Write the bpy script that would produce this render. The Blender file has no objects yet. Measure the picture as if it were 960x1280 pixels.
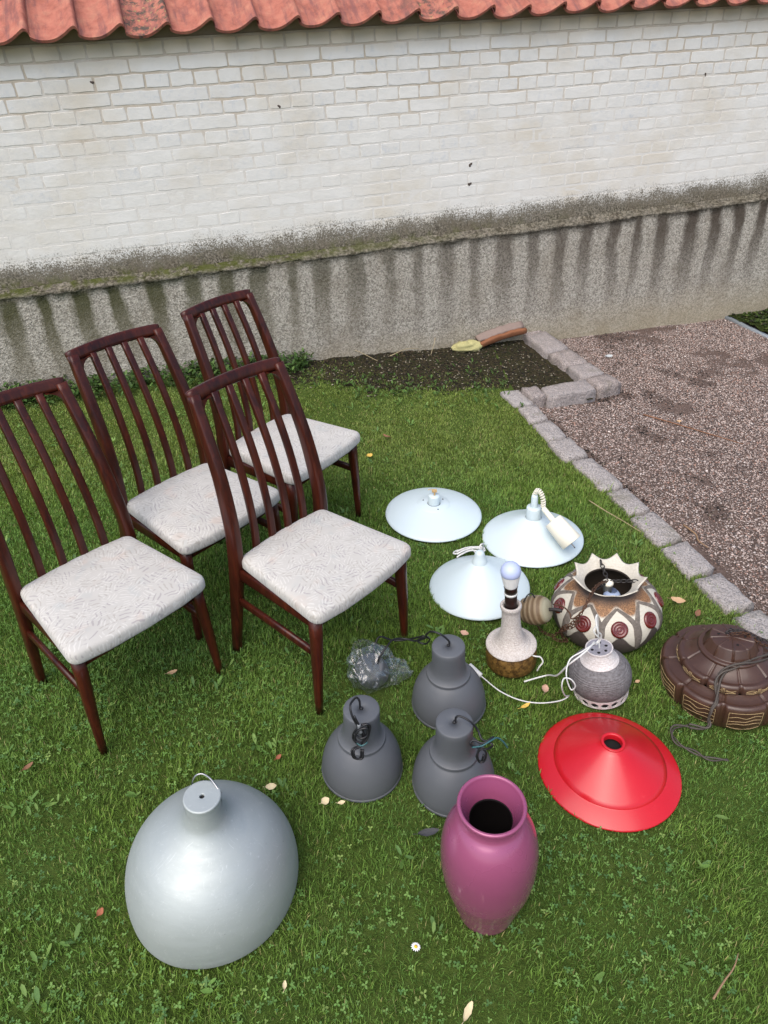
import bpy, math, random
import numpy as np
from mathutils import Matrix, Vector
R_ = random.Random(7)
NP = np.random.default_rng(11)
scene = bpy.context.scene
COL = scene.collection
PI = math.pi

# ------------------------------------------------------------------ camera, sky, sun, exposure
cam = bpy.data.cameras.new('camera')
cam.sensor_fit = 'VERTICAL'; cam.sensor_height = 36.0; cam.sensor_width = 27.0
cam.lens = 23.99; cam.clip_start = 0.05; cam.clip_end = 500
camo = bpy.data.objects.new('camera', cam); COL.objects.link(camo)
CM2 = [[0.9981102644912575, -0.03462843358083417, -0.05076190998110352],
       [-0.061448351623065535, -0.562472289123385, -0.8245295774264907], [0.0, 0.8260906702995967, -0.5635372254287759]]
right, down, fwd = Vector(CM2[0]), Vector(CM2[1]), Vector(CM2[2])
camo.matrix_world = Matrix(((right.x, -down.x, -fwd.x, 0), (right.y, -down.y, -fwd.y, 0),
                            (right.z, -down.z, -fwd.z, 1.830024), (0, 0, 0, 1)))
scene.camera = camo

SUN_EL, SUN_AZ = math.radians(58), math.radians(205)     # azimuth clockwise from +Y
world = bpy.data.worlds.new('World'); scene.world = world; world.use_nodes = True
wn_ = world.node_tree; wn_.nodes.clear()
sky = wn_.nodes.new('ShaderNodeTexSky'); sky.sky_type = 'NISHITA'; sky.sun_disc = False
sky.sun_elevation = SUN_EL; sky.sun_rotation = SUN_AZ; sky.dust_density = 3.2; sky.air_density = 1.0; sky.ozone_density = 1.0
bg = wn_.nodes.new('ShaderNodeBackground'); bg.inputs['Strength'].default_value = 0.12
wo = wn_.nodes.new('ShaderNodeOutputWorld')
wn_.links.new(sky.outputs[0], bg.inputs[0]); wn_.links.new(bg.outputs[0], wo.inputs[0])
sun = bpy.data.lights.new('sun', 'SUN'); sun.energy = 1.4; sun.angle = math.radians(70); sun.color = (1.0, 0.955, 0.89)
suno = bpy.data.objects.new('sun', sun); COL.objects.link(suno)
sdir = Vector((math.sin(SUN_AZ) * math.cos(SUN_EL), math.cos(SUN_AZ) * math.cos(SUN_EL), math.sin(SUN_EL)))
suno.rotation_euler = sdir.to_track_quat('Z', 'Y').to_euler(); suno.location = (0, -3, 8)
vs = scene.view_settings
scene.display_settings.display_device = 'sRGB'
vs.view_transform = 'Standard'; vs.look = 'None'; vs.gamma = 1.0; vs.use_curve_mapping = False; vs.exposure = 0.95

# ------------------------------------------------------------------ frames: sloping ground, level wall
TH = math.atan(0.045)
GM = Matrix.Rotation(TH, 4, 'Y')                 # lawn falls gently to the right
WD = 4.539874
WU = Vector((0.96429817, 0.26481889, 0)); WN = Vector((-0.26481889, 0.96429817, 0))
WM = Matrix(((WU.x, WN.x, 0, WN.x * WD), (WU.y, WN.y, 0, WN.y * WD), (0, 0, 1, 0), (0, 0, 0, 1)))   # x along wall, y into it, z up

# ------------------------------------------------------------------ mesh helpers
class MB:
    def __init__(s): s.v = []; s.f = []; s.sm = []
    def add(s, verts, faces, smooth=True):
        b = len(s.v); s.v.extend([tuple(p) for p in verts]); s.f.extend([tuple(i + b for i in f) for f in faces]); s.sm.extend([smooth] * len(faces)); return s
    def mesh(s, name):
        m = bpy.data.meshes.new(name); m.from_pydata(s.v, [], s.f); m.polygons.foreach_set('use_smooth', s.sm); m.update(); return m

def link(name, me, mat, parent=None, label=None, kind=None):
    if isinstance(me, MB): me = me.mesh(name)
    if mat is not None and not me.materials: me.materials.append(mat)
    o = bpy.data.objects.new(name, me); COL.objects.link(o)
    if parent is not None: o.parent = parent
    if label: o['label'] = label
    if kind: o['kind'] = kind
    return o
def thing(name, label, cat, mw=None, group=None):
    o = bpy.data.objects.new(name, None); o.empty_display_size = 0.1; COL.objects.link(o)
    o['label'] = label; o['category'] = cat
    if group: o['group'] = group
    if mw is not None: o.matrix_world = mw
    return o
def gmat(x, y, rz=0, tilt=(0, 0), z=0.0):
    t = Matrix.Rotation(tilt[0], 4, 'Y') @ Matrix.Rotation(-tilt[1], 4, 'X')
    return GM @ Matrix.Translation((x, y, z)) @ t @ Matrix.Rotation(rz, 4, 'Z')

def lathe(prof, seg=64, mod=None, close_top=False, close_bot=False):
    mb = MB(); V = []; F = []
    for (r, z) in prof:
        for k in range(seg):
            a = 2 * PI * k / seg; rr, zz = (r, z) if mod is None else mod(r, z, a)
            V.append((rr * math.cos(a), rr * math.sin(a), zz))
    n = len(prof)
    for i in range(n - 1):
        for k in range(seg):
            k2 = (k + 1) % seg; F.append((i * seg + k, i * seg + k2, (i + 1) * seg + k2, (i + 1) * seg + k))
    if close_bot: F.append(tuple(range(seg))[::-1])
    if close_top: F.append(tuple((n - 1) * seg + k for k in range(seg)))
    return mb.add(V, F)
def smooth_prof(pts, sub=4):
    P = [Vector((a, b, 0)) for a, b in pts]; return [(p.x, p.y) for p in crom(P, sub)]
def crom(P, sub=6):
    P = [Vector(p) for p in P]; out = []
    for i in range(len(P) - 1):
        p0 = P[i - 1] if i else P[0] * 2 - P[1]; p1 = P[i]; p2 = P[i + 1]; p3 = P[i + 2] if i + 2 < len(P) else P[-1] * 2 - P[-2]
        for k in range(sub):
            t = k / sub
            out.append(0.5 * ((2 * p1) + (p2 - p0) * t + (2 * p0 - 5 * p1 + 4 * p2 - p3) * t * t + (3 * p1 - p0 - 3 * p2 + p3) * t ** 3))
    out.append(P[-1]); return out
def sweep(path, size, seg=8, power=2.0, up=None, caps=True):
    """size: list of (a,b) half sizes or a single radius; 'up' fixes the b axis"""
    P = [Vector(p) for p in path]; n = len(P); V = []; F = []; nrm = None
    for i in range(n):
        t = (P[min(i + 1, n - 1)] - P[max(i - 1, 0)]).normalized()
        if up is not None:
            a = t.cross(Vector(up)).normalized()
        else:
            if nrm is None:
                h = Vector((0, 0, 1)) if abs(t.z) < 0.9 else Vector((1, 0, 0)); nrm = t.cross(h).normalized()
            nrm = (nrm - t * nrm.dot(t)).normalized(); a = nrm
        b = a.cross(t).normalized()
        sa, sb = (size, size) if not isinstance(size, (list, tuple)) else size[i]
        for k in range(seg):
            an = 2 * PI * (k + 0.5) / seg; c, s = math.cos(an), math.sin(an)
            x = math.copysign(abs(c) ** (2 / power), c); y = math.copysign(abs(s) ** (2 / power), s)
            V.append(P[i] + a * (sa * x) + b * (sb * y))
    for i in range(n - 1):
        for k in range(seg):
            k2 = (k + 1) % seg; F.append((i * seg + k, i * seg + k2, (i + 1) * seg + k2, (i + 1) * seg + k))
    if caps: F.append(tuple(range(seg))[::-1]); F.append(tuple((n - 1) * seg + k for k in range(seg)))
    return MB().add(V, F)
def cord(pts, r, seg=7, sub=5): return sweep(crom(pts, sub), r, seg)
def merge(*mbs):
    o = MB()
    for m in mbs: o.add(m.v, m.f); o.sm[-len(m.f):] = m.sm
    return o
def xf(mb, M):
    mb.v = [tuple(M @ Vector(p)) for p in mb.v]; return mb
def box(x0, x1, y0, y1, z0, z1, ch=0.0):
    c = ch; V = []; F = []
    for z, i in ((z0, c), (z0 + c, 0), (z1 - c, 0), (z1, c)):
        V += [(x0 + i, y0 + i, z), (x1 - i, y0 + i, z), (x1 - i, y1 - i, z), (x0 + i, y1 - i, z)]
    for l in range(3):
        for k in range(4): F.append((l * 4 + k, l * 4 + (k + 1) % 4, l * 4 + 4 + (k + 1) % 4, l * 4 + 4 + k))
    F += [(3, 2, 1, 0), (12, 13, 14, 15)]
    return MB().add(V, F, False)
def tri_mesh(name, V, T, colors=None):
    me = bpy.data.meshes.new(name); me.vertices.add(len(V)); me.vertices.foreach_set('co', np.ascontiguousarray(V, np.float32).ravel())
    T = np.ascontiguousarray(T, np.int32); me.loops.add(T.size); me.loops.foreach_set('vertex_index', T.ravel())
    me.polygons.add(len(T)); me.polygons.foreach_set('loop_start', np.arange(0, T.size, 3, dtype=np.int32))
    me.update(calc_edges=True)
    if colors is not None:
        at = me.attributes.new('tint', 'FLOAT_COLOR', 'POINT')
        c = np.ones((len(V), 4), np.float32); c[:, :3] = colors; at.data.foreach_set('color', c.ravel())
    return me
def vnoise(x, y, scale, seed):
    x = np.asarray(x) * scale; y = np.asarray(y) * scale
    xi = np.floor(x).astype(np.int64); yi = np.floor(y).astype(np.int64); fx = x - xi; fy = y - yi
    fx = fx * fx * (3 - 2 * fx); fy = fy * fy * (3 - 2 * fy)
    def h(a, b):
        n = (a * 374761393 + b * 668265263 + seed * 974634777) & 0xffffffff
        n = ((n ^ (n >> 13)) * 1274126177) & 0xffffffff; return ((n ^ (n >> 16)) & 0xffff) / 65535.0
    return (h(xi, yi) * (1 - fx) + h(xi + 1, yi) * fx) * (1 - fy) + (h(xi, yi + 1) * (1 - fx) + h(xi + 1, yi + 1) * fx) * fy

# ------------------------------------------------------------------ node helpers
class Nt:
    def __init__(s, name):
        s.m = bpy.data.materials.new(name); s.m.use_nodes = True; s.t = s.m.node_tree; s.t.nodes.clear()
        s.out = s.n('ShaderNodeOutputMaterial'); s.b = s.n('ShaderNodeBsdfPrincipled'); s.l(s.b.outputs[0], s.out.inputs[0])
        s.b.inputs['Specular IOR Level'].default_value = 0.4
    def n(s, t, **k):
        x = s.t.nodes.new(t)
        for a, b in k.items(): setattr(x, a, b)
        return x
    def l(s, a, b): s.t.links.new(a, b)
    def put(s, sock, v):
        if isinstance(v, bpy.types.NodeSocket): s.l(v, sock)
        elif isinstance(v, (tuple, list)) and sock.type == 'RGBA' and len(v) == 3: sock.default_value = (*v, 1)
        else: sock.default_value = v
    def set(s, **k):
        for a, v in k.items(): s.put(s.b.inputs[a.replace('_', ' ')], v)
        return s
    def obj(s): return s.n('ShaderNodeTexCoord').outputs['Object']
    def pos(s): return s.n('ShaderNodeNewGeometry').outputs['Position']
    def rnd(s): return s.n('ShaderNodeObjectInfo').outputs['Random']
    def attr(s, a): return s.n('ShaderNodeAttribute', attribute_name=a).outputs['Color']
    def noise(s, vec, scale, detail=4, rough=0.6, dist=0.0, col=False):
        x = s.n('ShaderNodeTexNoise'); s.l(vec, x.inputs['Vector']); x.inputs['Scale'].default_value = scale; x.inputs['Detail'].default_value = detail
        x.inputs['Roughness'].default_value = rough; x.inputs['Distortion'].default_value = dist; return x.outputs[1 if col else 0]
    def vor(s, vec, scale, feature='F1', out='Distance', rand=1.0):
        x = s.n('ShaderNodeTexVoronoi', feature=feature); s.l(vec, x.inputs['Vector']); x.inputs['Scale'].default_value = scale; x.inputs['Randomness'].default_value = rand; return x.outputs[out]
    def math(s, op, a, b=0.0, c=None, clamp=False):
        x = s.n('ShaderNodeMath', operation=op, use_clamp=clamp); s.put(x.inputs[0], a); s.put(x.inputs[1], b)
        if c is not None: s.put(x.inputs[2], c)
        return x.outputs[0]
    def mr(s, v, a, b, c=0.0, d=1.0, smooth=False):
        x = s.n('ShaderNodeMapRange', clamp=True, interpolation_type='SMOOTHSTEP' if smooth else 'LINEAR'); s.put(x.inputs[0], v)
        for i, q in enumerate((a, b, c, d)): s.put(x.inputs[i + 1], q)
        return x.outputs[0]
    def mix(s, f, a, b, mode='MIX'):
        x = s.n('ShaderNodeMix', data_type='RGBA', blend_type=mode); s.put(x.inputs[0], f); s.put(x.inputs[6], a); s.put(x.inputs[7], b); return x.outputs[2]
    def ramp(s, f, st):
        x = s.n('ShaderNodeValToRGB'); s.l(f, x.inputs[0]); e = x.color_ramp.elements
        while len(e) < len(st): e.new(0.5)
        for q, (p, c) in zip(e, st): q.position = p; q.color = (*c, 1)
        return x.outputs[0]
    def sep(s, v):
        x = s.n('ShaderNodeSeparateXYZ'); s.l(v, x.inputs[0]); return x.outputs
    def comb(s, a, b, c):
        x = s.n('ShaderNodeCombineXYZ'); s.put(x.inputs[0], a); s.put(x.inputs[1], b); s.put(x.inputs[2], c); return x.outputs[0]
    def vm(s, op, a, b=None):
        x = s.n('ShaderNodeVectorMath', operation=op); s.put(x.inputs[0], a)
        if b is not None: s.put(x.inputs[1], b)
        return x.outputs[0]
    def bump(s, h, strength=0.3, dist=0.01):
        x = s.n('ShaderNodeBump'); s.l(h, x.inputs['Height']); x.inputs['Strength'].default_value = strength; x.inputs['Distance'].default_value = dist
        s.l(x.outputs[0], s.b.inputs['Normal']); return s

def plain(name, c, rough=0.5, metal=0.0, var=0.12, scale=30, bump=0.05, spec=0.4, coat=0.0):
    n = Nt(name); o = n.obj(); f = n.noise(o, scale, 5); d = n.noise(o, scale * 0.13, 3)
    c1 = tuple(x * (1 - var) for x in c); c2 = tuple(min(1, x * (1 + var)) for x in c)
    n.set(Base_Color=n.mix(n.math('MULTIPLY', n.math('ADD', f, d), 0.5), c1, c2), Roughness=n.mr(d, 0.3, 0.7, rough * 0.85, min(1, rough * 1.15)), Metallic=metal)
    n.b.inputs['Specular IOR Level'].default_value = spec; n.b.inputs['Coat Weight'].default_value = coat; n.b.inputs['Coat Roughness'].default_value = 0.2
    if bump: n.bump(f, bump, 0.002)
    return n.m

def m_wood():
    n = Nt('mahogany'); o = n.obj(); v = n.vm('MULTIPLY', o, (60, 60, 5)); r = n.rnd()
    v = n.vm('ADD', v, n.comb(n.math('MULTIPLY', r, 13.0), 0.0, n.math('MULTIPLY', r, 7.0)))
    g = n.noise(v, 1.0, 6, 0.65, 0.6); big = n.noise(o, 4, 3)
    c = n.ramp(g, [(0.25, (0.010, 0.0028, 0.0026)), (0.5, (0.034, 0.0062, 0.0042)), (0.75, (0.084, 0.0165, 0.0070))])
    c = n.mix(n.math('MULTIPLY', n.mr(big, 0.4, 0.7), 0.5), c, (0.085, 0.017, 0.007))
    n.set(Base_Color=c, Roughness=n.mr(g, 0.2, 0.8, 0.42, 0.32)); n.b.inputs['Coat Weight'].default_value = 0.22; n.b.inputs['Coat Roughness'].default_value = 0.13; n.b.inputs['Specular IOR Level'].default_value = 0.22
    return n.bump(g, 0.06, 0.001).m
def m_fabric():
    n = Nt('seat_fabric'); o = n.obj(); r = n.rnd(); o = n.vm('ADD', o, n.comb(n.math('MULTIPLY', r, 5.0), n.math('MULTIPLY', r, 3.0), 0.0))
    wob = n.vm('SCALE', n.noise(o, 9, 3, col=True)); wob.node.inputs['Scale'].default_value = 0.05
    p = n.vm('ADD', o, wob)
    def strokes(scale, freq, seed):
        q = n.vm('ADD', p, (seed, seed * 0.7, 0)); vc = n.vor(q, scale, out='Color'); s = n.sep(vc)
        rot = n.n('ShaderNodeVectorRotate', rotation_type='Z_AXIS'); n.l(q, rot.inputs['Vector']); n.l(n.math('MULTIPLY', s[0], 6.28), rot.inputs['Angle'])
        x = n.sep(rot.outputs[0])[0]; w = n.math('SINE', n.math('MULTIPLY', x, freq))
        keep = n.math('GREATER_THAN', s[1], 0.18); edge = n.mr(n.vor(q, scale, 'DISTANCE_TO_EDGE'), 0.03, 0.12)
        return n.math('MULTIPLY', n.math('MULTIPLY', n.mr(w, 0.35, 0.75), keep), edge), s
    a, sa = strokes(34, 620, 0.0); b, sb = strokes(27, 470, 3.1)
    base = n.mix(n.noise(o, 16, 3), (0.40, 0.382, 0.352), (0.465, 0.447, 0.415))
    base = n.mix(n.math('MULTIPLY', n.mr(n.noise(o, 13, 2, 0.5), 0.6, 0.72), 0.6), base, (0.46, 0.375, 0.32))
    base = n.mix(n.math('MULTIPLY', n.mr(n.noise(n.vm('ADD', o, (4, 2, 0)), 11, 2, 0.5), 0.6, 0.72), 0.6), base, (0.355, 0.37, 0.36))
    dark = n.mix(n.math('GREATER_THAN', sb[2], 0.5), (0.26, 0.237, 0.24), (0.31, 0.285, 0.25))
    c = n.mix(n.math('MULTIPLY', b, 0.62), base, dark); c = n.mix(n.math('MULTIPLY', a, 0.5), c, (0.58, 0.565, 0.53))
    n.set(Base_Color=c, Roughness=0.85); n.b.inputs['Sheen Weight'].default_value = 0.15
    return n.bump(n.noise(o, 700, 2), 0.10, 0.0006).m
def m_brick():
    n = Nt('whitewashed_brick'); p = n.pos(); r = n.rnd(); z = n.sep(p)[2]
    f = n.noise(p, 9, 6, 0.65); g = n.noise(p, 60, 5, 0.7); q = n.noise(n.vm('ADD', p, (3, 8, 1)), 26, 5, 0.7)
    c = n.mix(f, (0.60, 0.585, 0.545), (0.73, 0.72, 0.69)); c = n.mix(n.mr(r, 0, 1, 0, 0.30), c, (0.55, 0.55, 0.545))
    c = n.mix(n.math('MULTIPLY', n.mr(q, 0.52, 0.68), n.mr(r, 0.2, 1.0, 0.1, 0.75)), c, (0.50, 0.52, 0.54))
    c = n.mix(n.mr(n.math('ADD', z, n.math('MULTIPLY', f, 0.06)), 1.83, 1.93, 0, 0.9), c, (0.56, 0.47, 0.33))
    c = n.mix(n.mr(n.noise(p, 2.0, 4), 0.48, 0.68, 0, 0.6), c, (0.56, 0.50, 0.40))
    c = lime_dirt(n, p, z, c); n.set(Base_Color=c, Roughness=0.9); n.b.inputs['Specular IOR Level'].default_value = 0.2
    return n.bump(n.math('ADD', g, n.math('MULTIPLY', q, 0.8)), 0.35, 0.004).m
def lime_dirt(n, p, z, c):
    big = n.noise(p, 2.2, 4); sp = n.noise(p, 120, 3, 0.7); h = n.math('ADD', z, n.math('MULTIPLY', n.math('SUBTRACT', n.noise(p, 5.5, 6, 0.75), 0.5), 0.20))
    a = n.mr(h, 0.76, 0.955, 1.0, 0.0)
    spk = n.mr(n.math('ADD', sp, n.math('MULTIPLY', a, 0.40)), 0.60, 0.74)
    c = n.mix(n.math('MULTIPLY', spk, n.mr(a, 0.0, 0.4)), c, n.mix(n.noise(p, 300, 2), (0.05, 0.043, 0.030), (0.26, 0.235, 0.19)))
    dk = n.mix(n.mr(n.noise(p, 85, 3, 0.75), 0.42, 0.62), (0.035, 0.029, 0.020), (0.30, 0.265, 0.21)); dk = n.mix(n.mr(n.noise(p, 6, 4), 0.45, 0.65, 0, 0.6), dk, (0.13, 0.105, 0.07)); x = n.sep(p)[0]
    mo = n.math('MULTIPLY', n.mr(n.noise(p, 9, 5, 0.7), 0.48, 0.60), n.math('MULTIPLY', n.mr(z, 0.76, 0.84, 1, 0), n.mr(x, -0.2, 1.6, 1, 0.15)))
    dk = n.mix(n.math('MULTIPLY', mo, 0.85), dk, n.mix(n.noise(p, 60, 3), (0.05, 0.06, 0.01), (0.13, 0.14, 0.03)))
    return n.mix(n.mr(n.math('ADD', h, n.math('MULTIPLY', n.math('SUBTRACT', sp, 0.5), 0.10)), 0.765, 0.868, 0.85, 0.0), c, dk)
def m_mortar():
    n = Nt('lime_mortar'); p = n.pos(); z = n.sep(p)[2]; f = n.noise(p, 3.6, 7, 0.72); g = n.noise(p, 80, 4, 0.7)
    lim = n.mr(n.math('ADD', z, n.math('MULTIPLY', n.math('SUBTRACT', f, 0.5), 1.9)), 1.36, 1.80, 1.0, 0.0)
    c = n.mix(n.math('MULTIPLY', lim, 0.94), n.mix(g, (0.41, 0.355, 0.28), (0.54, 0.475, 0.395)), n.mix(f, (0.58, 0.56, 0.515), (0.70, 0.685, 0.655)))
    c = lime_dirt(n, p, z, c); n.set(Base_Color=c, Roughness=0.95); n.b.inputs['Specular IOR Level'].default_value = 0.15
    return n.bump(g, 0.5, 0.004).m
def m_plinth():
    n = Nt('weathered_concrete'); o = n.obj(); x, y, z = n.sep(o)[0:3]
    agg = n.vor(o, 120, out='Color'); ag = n.sep(agg)[0]; f = n.noise(o, 5, 5); g = n.noise(o, 140, 4, 0.7)
    c = n.mix(ag, (0.085, 0.077, 0.064), (0.56, 0.525, 0.46)); c = n.mix(0.35, c, n.mix(f, (0.25, 0.225, 0.185), (0.44, 0.41, 0.35))); c = n.mix(n.mr(n.noise(o, 3.2, 5, 0.7), 0.48, 0.68, 0, 0.4), c, (0.20, 0.17, 0.125)); c = n.mix(n.mr(n.noise(o, 70, 4, 0.8), 0.60, 0.68, 0, 0.75), c, (0.07, 0.058, 0.042)); c = n.mix(n.mr(n.noise(n.vm('ADD', o, (5, 5, 5)), 95, 3, 0.8), 0.64, 0.70, 0, 0.7), c, (0.62, 0.58, 0.50))
    warp = n.math('ADD', x, n.math('MULTIPLY', n.noise(o, 2.3, 3), 0.14))
    warp = n.math('ADD', warp, n.math('MULTIPLY', n.noise(n.comb(x, 0.0, 0.0), 1.7, 2), 0.26))
    st = n.math('SINE', n.math('MULTIPLY', warp, 2 * PI / 0.215))
    xs_ = n.comb(x, 0.0, 0.0); var = n.noise(xs_, 3.3, 3, 0.7); ln = n.noise(n.vm('ADD', xs_, (9, 0, 0)), 5.0, 3, 0.7)
    drip = n.mr(n.math('ADD', n.math('ADD', st, n.math('MULTIPLY', n.math('SUBTRACT', var, 0.5), 2.2)), n.math('MULTIPLY', n.math('SUBTRACT', n.noise(n.vm('MULTIPLY', o, (1, 1, 0.35)), 24, 5, 0.75), 0.5), 1.6)), -0.35, 0.65)
    side = n.mr(n.math('ABSOLUTE', n.math('SUBTRACT', x, 1.7)), 0.3, 2.0, 0.62, 1.0)
    top = n.mr(n.math('SUBTRACT', z, n.math('MULTIPLY', ln, 0.42)), -0.14, 0.40, 0.10, 1.0)
    moss = n.mr(x, 0.0, 2.0, 1.0, 0.0)
    dcol = n.mix(moss, (0.058, 0.044, 0.033), n.mix(n.mr(z, 0.3, 0.72), (0.10, 0.085, 0.045), (0.042, 0.046, 0.014)))
    c = n.mix(n.math('MULTIPLY', n.math('MULTIPLY', drip, top), n.math('MULTIPLY', 0.90, side)), c, dcol)
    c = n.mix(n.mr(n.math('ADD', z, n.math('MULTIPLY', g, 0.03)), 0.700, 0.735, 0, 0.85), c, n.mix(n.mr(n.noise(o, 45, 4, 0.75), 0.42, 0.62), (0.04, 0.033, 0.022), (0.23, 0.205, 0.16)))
    lf = n.math('MULTIPLY', n.mr(n.noise(o, 7, 4, 0.7), 0.42, 0.55), n.mr(x, 0.6, 2.2, 1.0, 0.08))
    c = n.mix(n.math('MULTIPLY', lf, n.mr(z, 0.715, 0.742, 0, 0.85)), c, n.mix(n.noise(o, 60, 3), (0.030, 0.042, 0.006), (0.085, 0.095, 0.014)))
    wht = n.mr(n.noise(n.vm('MULTIPLY', o, (8, 1, 1.2)), 1.0, 5, 0.7), 0.66, 0.74, 0, 0.55)
    c = n.mix(n.math('MULTIPLY', wht, n.mr(z, 0.2, 0.62, 1, 0)), c, (0.46, 0.43, 0.36))
    c = n.mix(n.mr(n.math('ADD', z, n.math('MULTIPLY', f, 0.2)), 0.02, 0.26, 0.5, 0), c, (0.33, 0.275, 0.17))
    n.set(Base_Color=c, Roughness=0.95); n.b.inputs['Specular IOR Level'].default_value = 0.15
    return n.bump(n.math('ADD', n.vor(o, 120), g), 0.8, 0.004).m
def m_tile():
    n = Nt('terracotta'); o = n.obj(); r = n.rnd(); v = n.vm('ADD', o, n.comb(n.math('MULTIPLY', r, 31.0), n.math('MULTIPLY', r, 17.0), 0.0))
    f = n.noise(v, 14, 6, 0.7); s = n.noise(n.vm('MULTIPLY', v, (26, 4, 10)), 1.0, 5, 0.65); g = n.noise(v, 150, 4, 0.7)
    c = n.ramp(f, [(0.3, (0.25, 0.075, 0.048)), (0.5, (0.37, 0.125, 0.085)), (0.72, (0.43, 0.19, 0.12))])
    c = n.mix(n.mr(s, 0.48, 0.66, 0, 0.75), c, (0.15, 0.06, 0.058))
    dk = n.math('MULTIPLY', n.mr(n.noise(v, 22, 6, 0.75), 0.48, 0.60), n.mr(r, 0.45, 0.9, 0.15, 0.95))
    c = n.mix(dk, c, (0.05, 0.045, 0.035))
    c = n.mix(n.math('MULTIPLY', n.mr(n.noise(v, 40, 4, 0.8), 0.60, 0.66), n.mr(r, 0.6, 0.95, 0.05, 0.9)), c, (0.33, 0.30, 0.11))
    n.set(Base_Color=c, Roughness=0.8); return n.bump(n.math('ADD', g, f), 0.35, 0.003).m
def m_granite(name, tint):
    n = Nt(name); p = n.pos(); r = n.rnd(); a = n.sep(n.vor(p, 230, out='Color'))[0]; f = n.noise(p, 20, 5, 0.7); g = n.noise(p, 60, 5, 0.7)
    c = n.ramp(a, [(0.0, (0.09, 0.08, 0.08)), (0.35, tint), (0.7, tuple(min(1, x * 1.35) for x in tint)), (1.0, (0.46, 0.42, 0.40))])
    c = n.mix(n.mr(f, 0.35, 0.65, 0, 0.5), c, tuple(x * 0.62 for x in tint)); c = n.mix(n.mr(r, 0, 1, 0, 0.3), c, (0.34, 0.33, 0.33))
    c = n.mix(n.mr(n.noise(p, 5, 4), 0.56, 0.7, 0, 0.4), c, (0.13, 0.12, 0.06))
    n.set(Base_Color=c, Roughness=0.8); return n.bump(n.math('ADD', n.math('MULTIPLY', f, 2.0), g), 0.9, 0.010).m
def m_attr(name, rough=0.6, trans=0.25, spec=0.3):
    n = Nt(name); c = n.attr('tint'); n.set(Base_Color=c, Roughness=rough); n.b.inputs['Specular IOR Level'].default_value = spec
    if trans:
        t = n.n('ShaderNodeBsdfTranslucent'); n.l(n.mix(1.0, c, (1.35, 1.3, 0.7), 'MULTIPLY'), t.inputs[0]); mx = n.n('ShaderNodeMixShader'); mx.inputs[0].default_value = trans
        n.l(n.b.outputs[0], mx.inputs[1]); n.l(t.outputs[0], mx.inputs[2]); n.l(mx.outputs[0], n.out.inputs[0])
    return n.m
def m_ground(name, cols, scale=40, bump=0.6):
    n = Nt(name); o = n.obj(); f = n.noise(o, scale, 6, 0.75); g = n.noise(o, scale * 0.08, 4); h = n.noise(o, scale * 4, 3, 0.7)
    c = n.ramp(f, [(0.3, cols[0]), (0.5, cols[1]), (0.7, cols[2])]); c = n.mix(n.mr(g, 0.4, 0.7, 0, 0.45), c, cols[3])
    n.set(Base_Color=c, Roughness=0.95); n.b.inputs['Specular IOR Level'].default_value = 0.1
    return n.bump(n.math('ADD', f, h), bump, 0.01).m

WOOD, FABRIC, BRICK, MORTAR, PLINTH, TILE = m_wood(), m_fabric(), m_brick(), m_mortar(), m_plinth(), m_tile()
GRANITE = m_granite('grey_granite', (0.33, 0.295, 0.275)); GRANITE_RED = m_granite('reddish_granite', (0.27, 0.225, 0.205))
GRASS = m_attr('grass_blades', 0.55, 0.3, 0.25); PEBBLE = m_attr('gravel_chips', 0.85, 0.0, 0.25); LEAF = None
BLACK = plain('black_rubber', (0.012, 0.012, 0.014), 0.4, bump=0); WHITE_CORD = plain('white_plastic_cord', (0.58, 0.58, 0.56), 0.4, bump=0)
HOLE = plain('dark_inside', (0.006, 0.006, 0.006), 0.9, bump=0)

# ------------------------------------------------------------------ ground shapes (ground frame)
CURB = [(0.3, 1.86), (1.3, 1.58), (1.94, 1.41), (2.4, 1.30), (2.83, 1.18), (3.15, 1.09), (3.59, 0.985), (3.86, 0.94), (3.90, 1.37), (4.03, 1.48), (5.05, 1.22), (6, 1.0)]
cy_, cx_ = np.array([c[0] for c in CURB]), np.array([c[1] for c in CURB])
def xcurb(y): return np.interp(y, cy_, cx_)
WGX = np.array([-1.2010288, 4.37779163]); WGN = np.array([-0.2645, 0.9643])
def wall_gap(x, y): return WD - 0.05 - (x * WGN[0] + y * WGN[1])      # metres in front of the plinth
def sstep(t): t = np.clip(t, 0, 1); return t * t * (3 - 2 * t)
def ground_h(x, y):
    x = np.asarray(x, float); y = np.asarray(y, float)
    h = (vnoise(x, y, 2.2, 3) - 0.5) * 0.016
    h = h + 0.035 * sstep(1 - wall_gap(x, y) / 0.7) * sstep((0.8 - x) / 1.5)
    return h
def grid(name, mat, x0, x1, y0, y1, step, zf, keep=None, kind='structure'):
    xs = np.arange(x0, x1 + step / 2, step); ys = np.arange(y0, y1 + step / 2, step); X, Y = np.meshgrid(xs, ys); Z = zf(X, Y)
    V = np.stack([X, Y, Z], -1).reshape(-1, 3); nx, ny = len(xs), len(ys); I = np.arange(nx * ny).reshape(ny, nx)
    Q = np.stack([I[:-1, :-1], I[:-1, 1:], I[1:, 1:], I[1:, :-1]], -1).reshape(-1, 4)
    if keep is not None:
        c = V[Q].mean(1); Q = Q[keep(c[:, 0], c[:, 1])]
    T = np.concatenate([Q[:, [0, 1, 2]], Q[:, [0, 2, 3]]]); me = tri_mesh(name, V, T)
    me.polygons.foreach_set('use_smooth', [True] * len(me.polygons))
    o = link(name, me, mat, kind=kind); o.matrix_world = GM.copy(); return o

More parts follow.
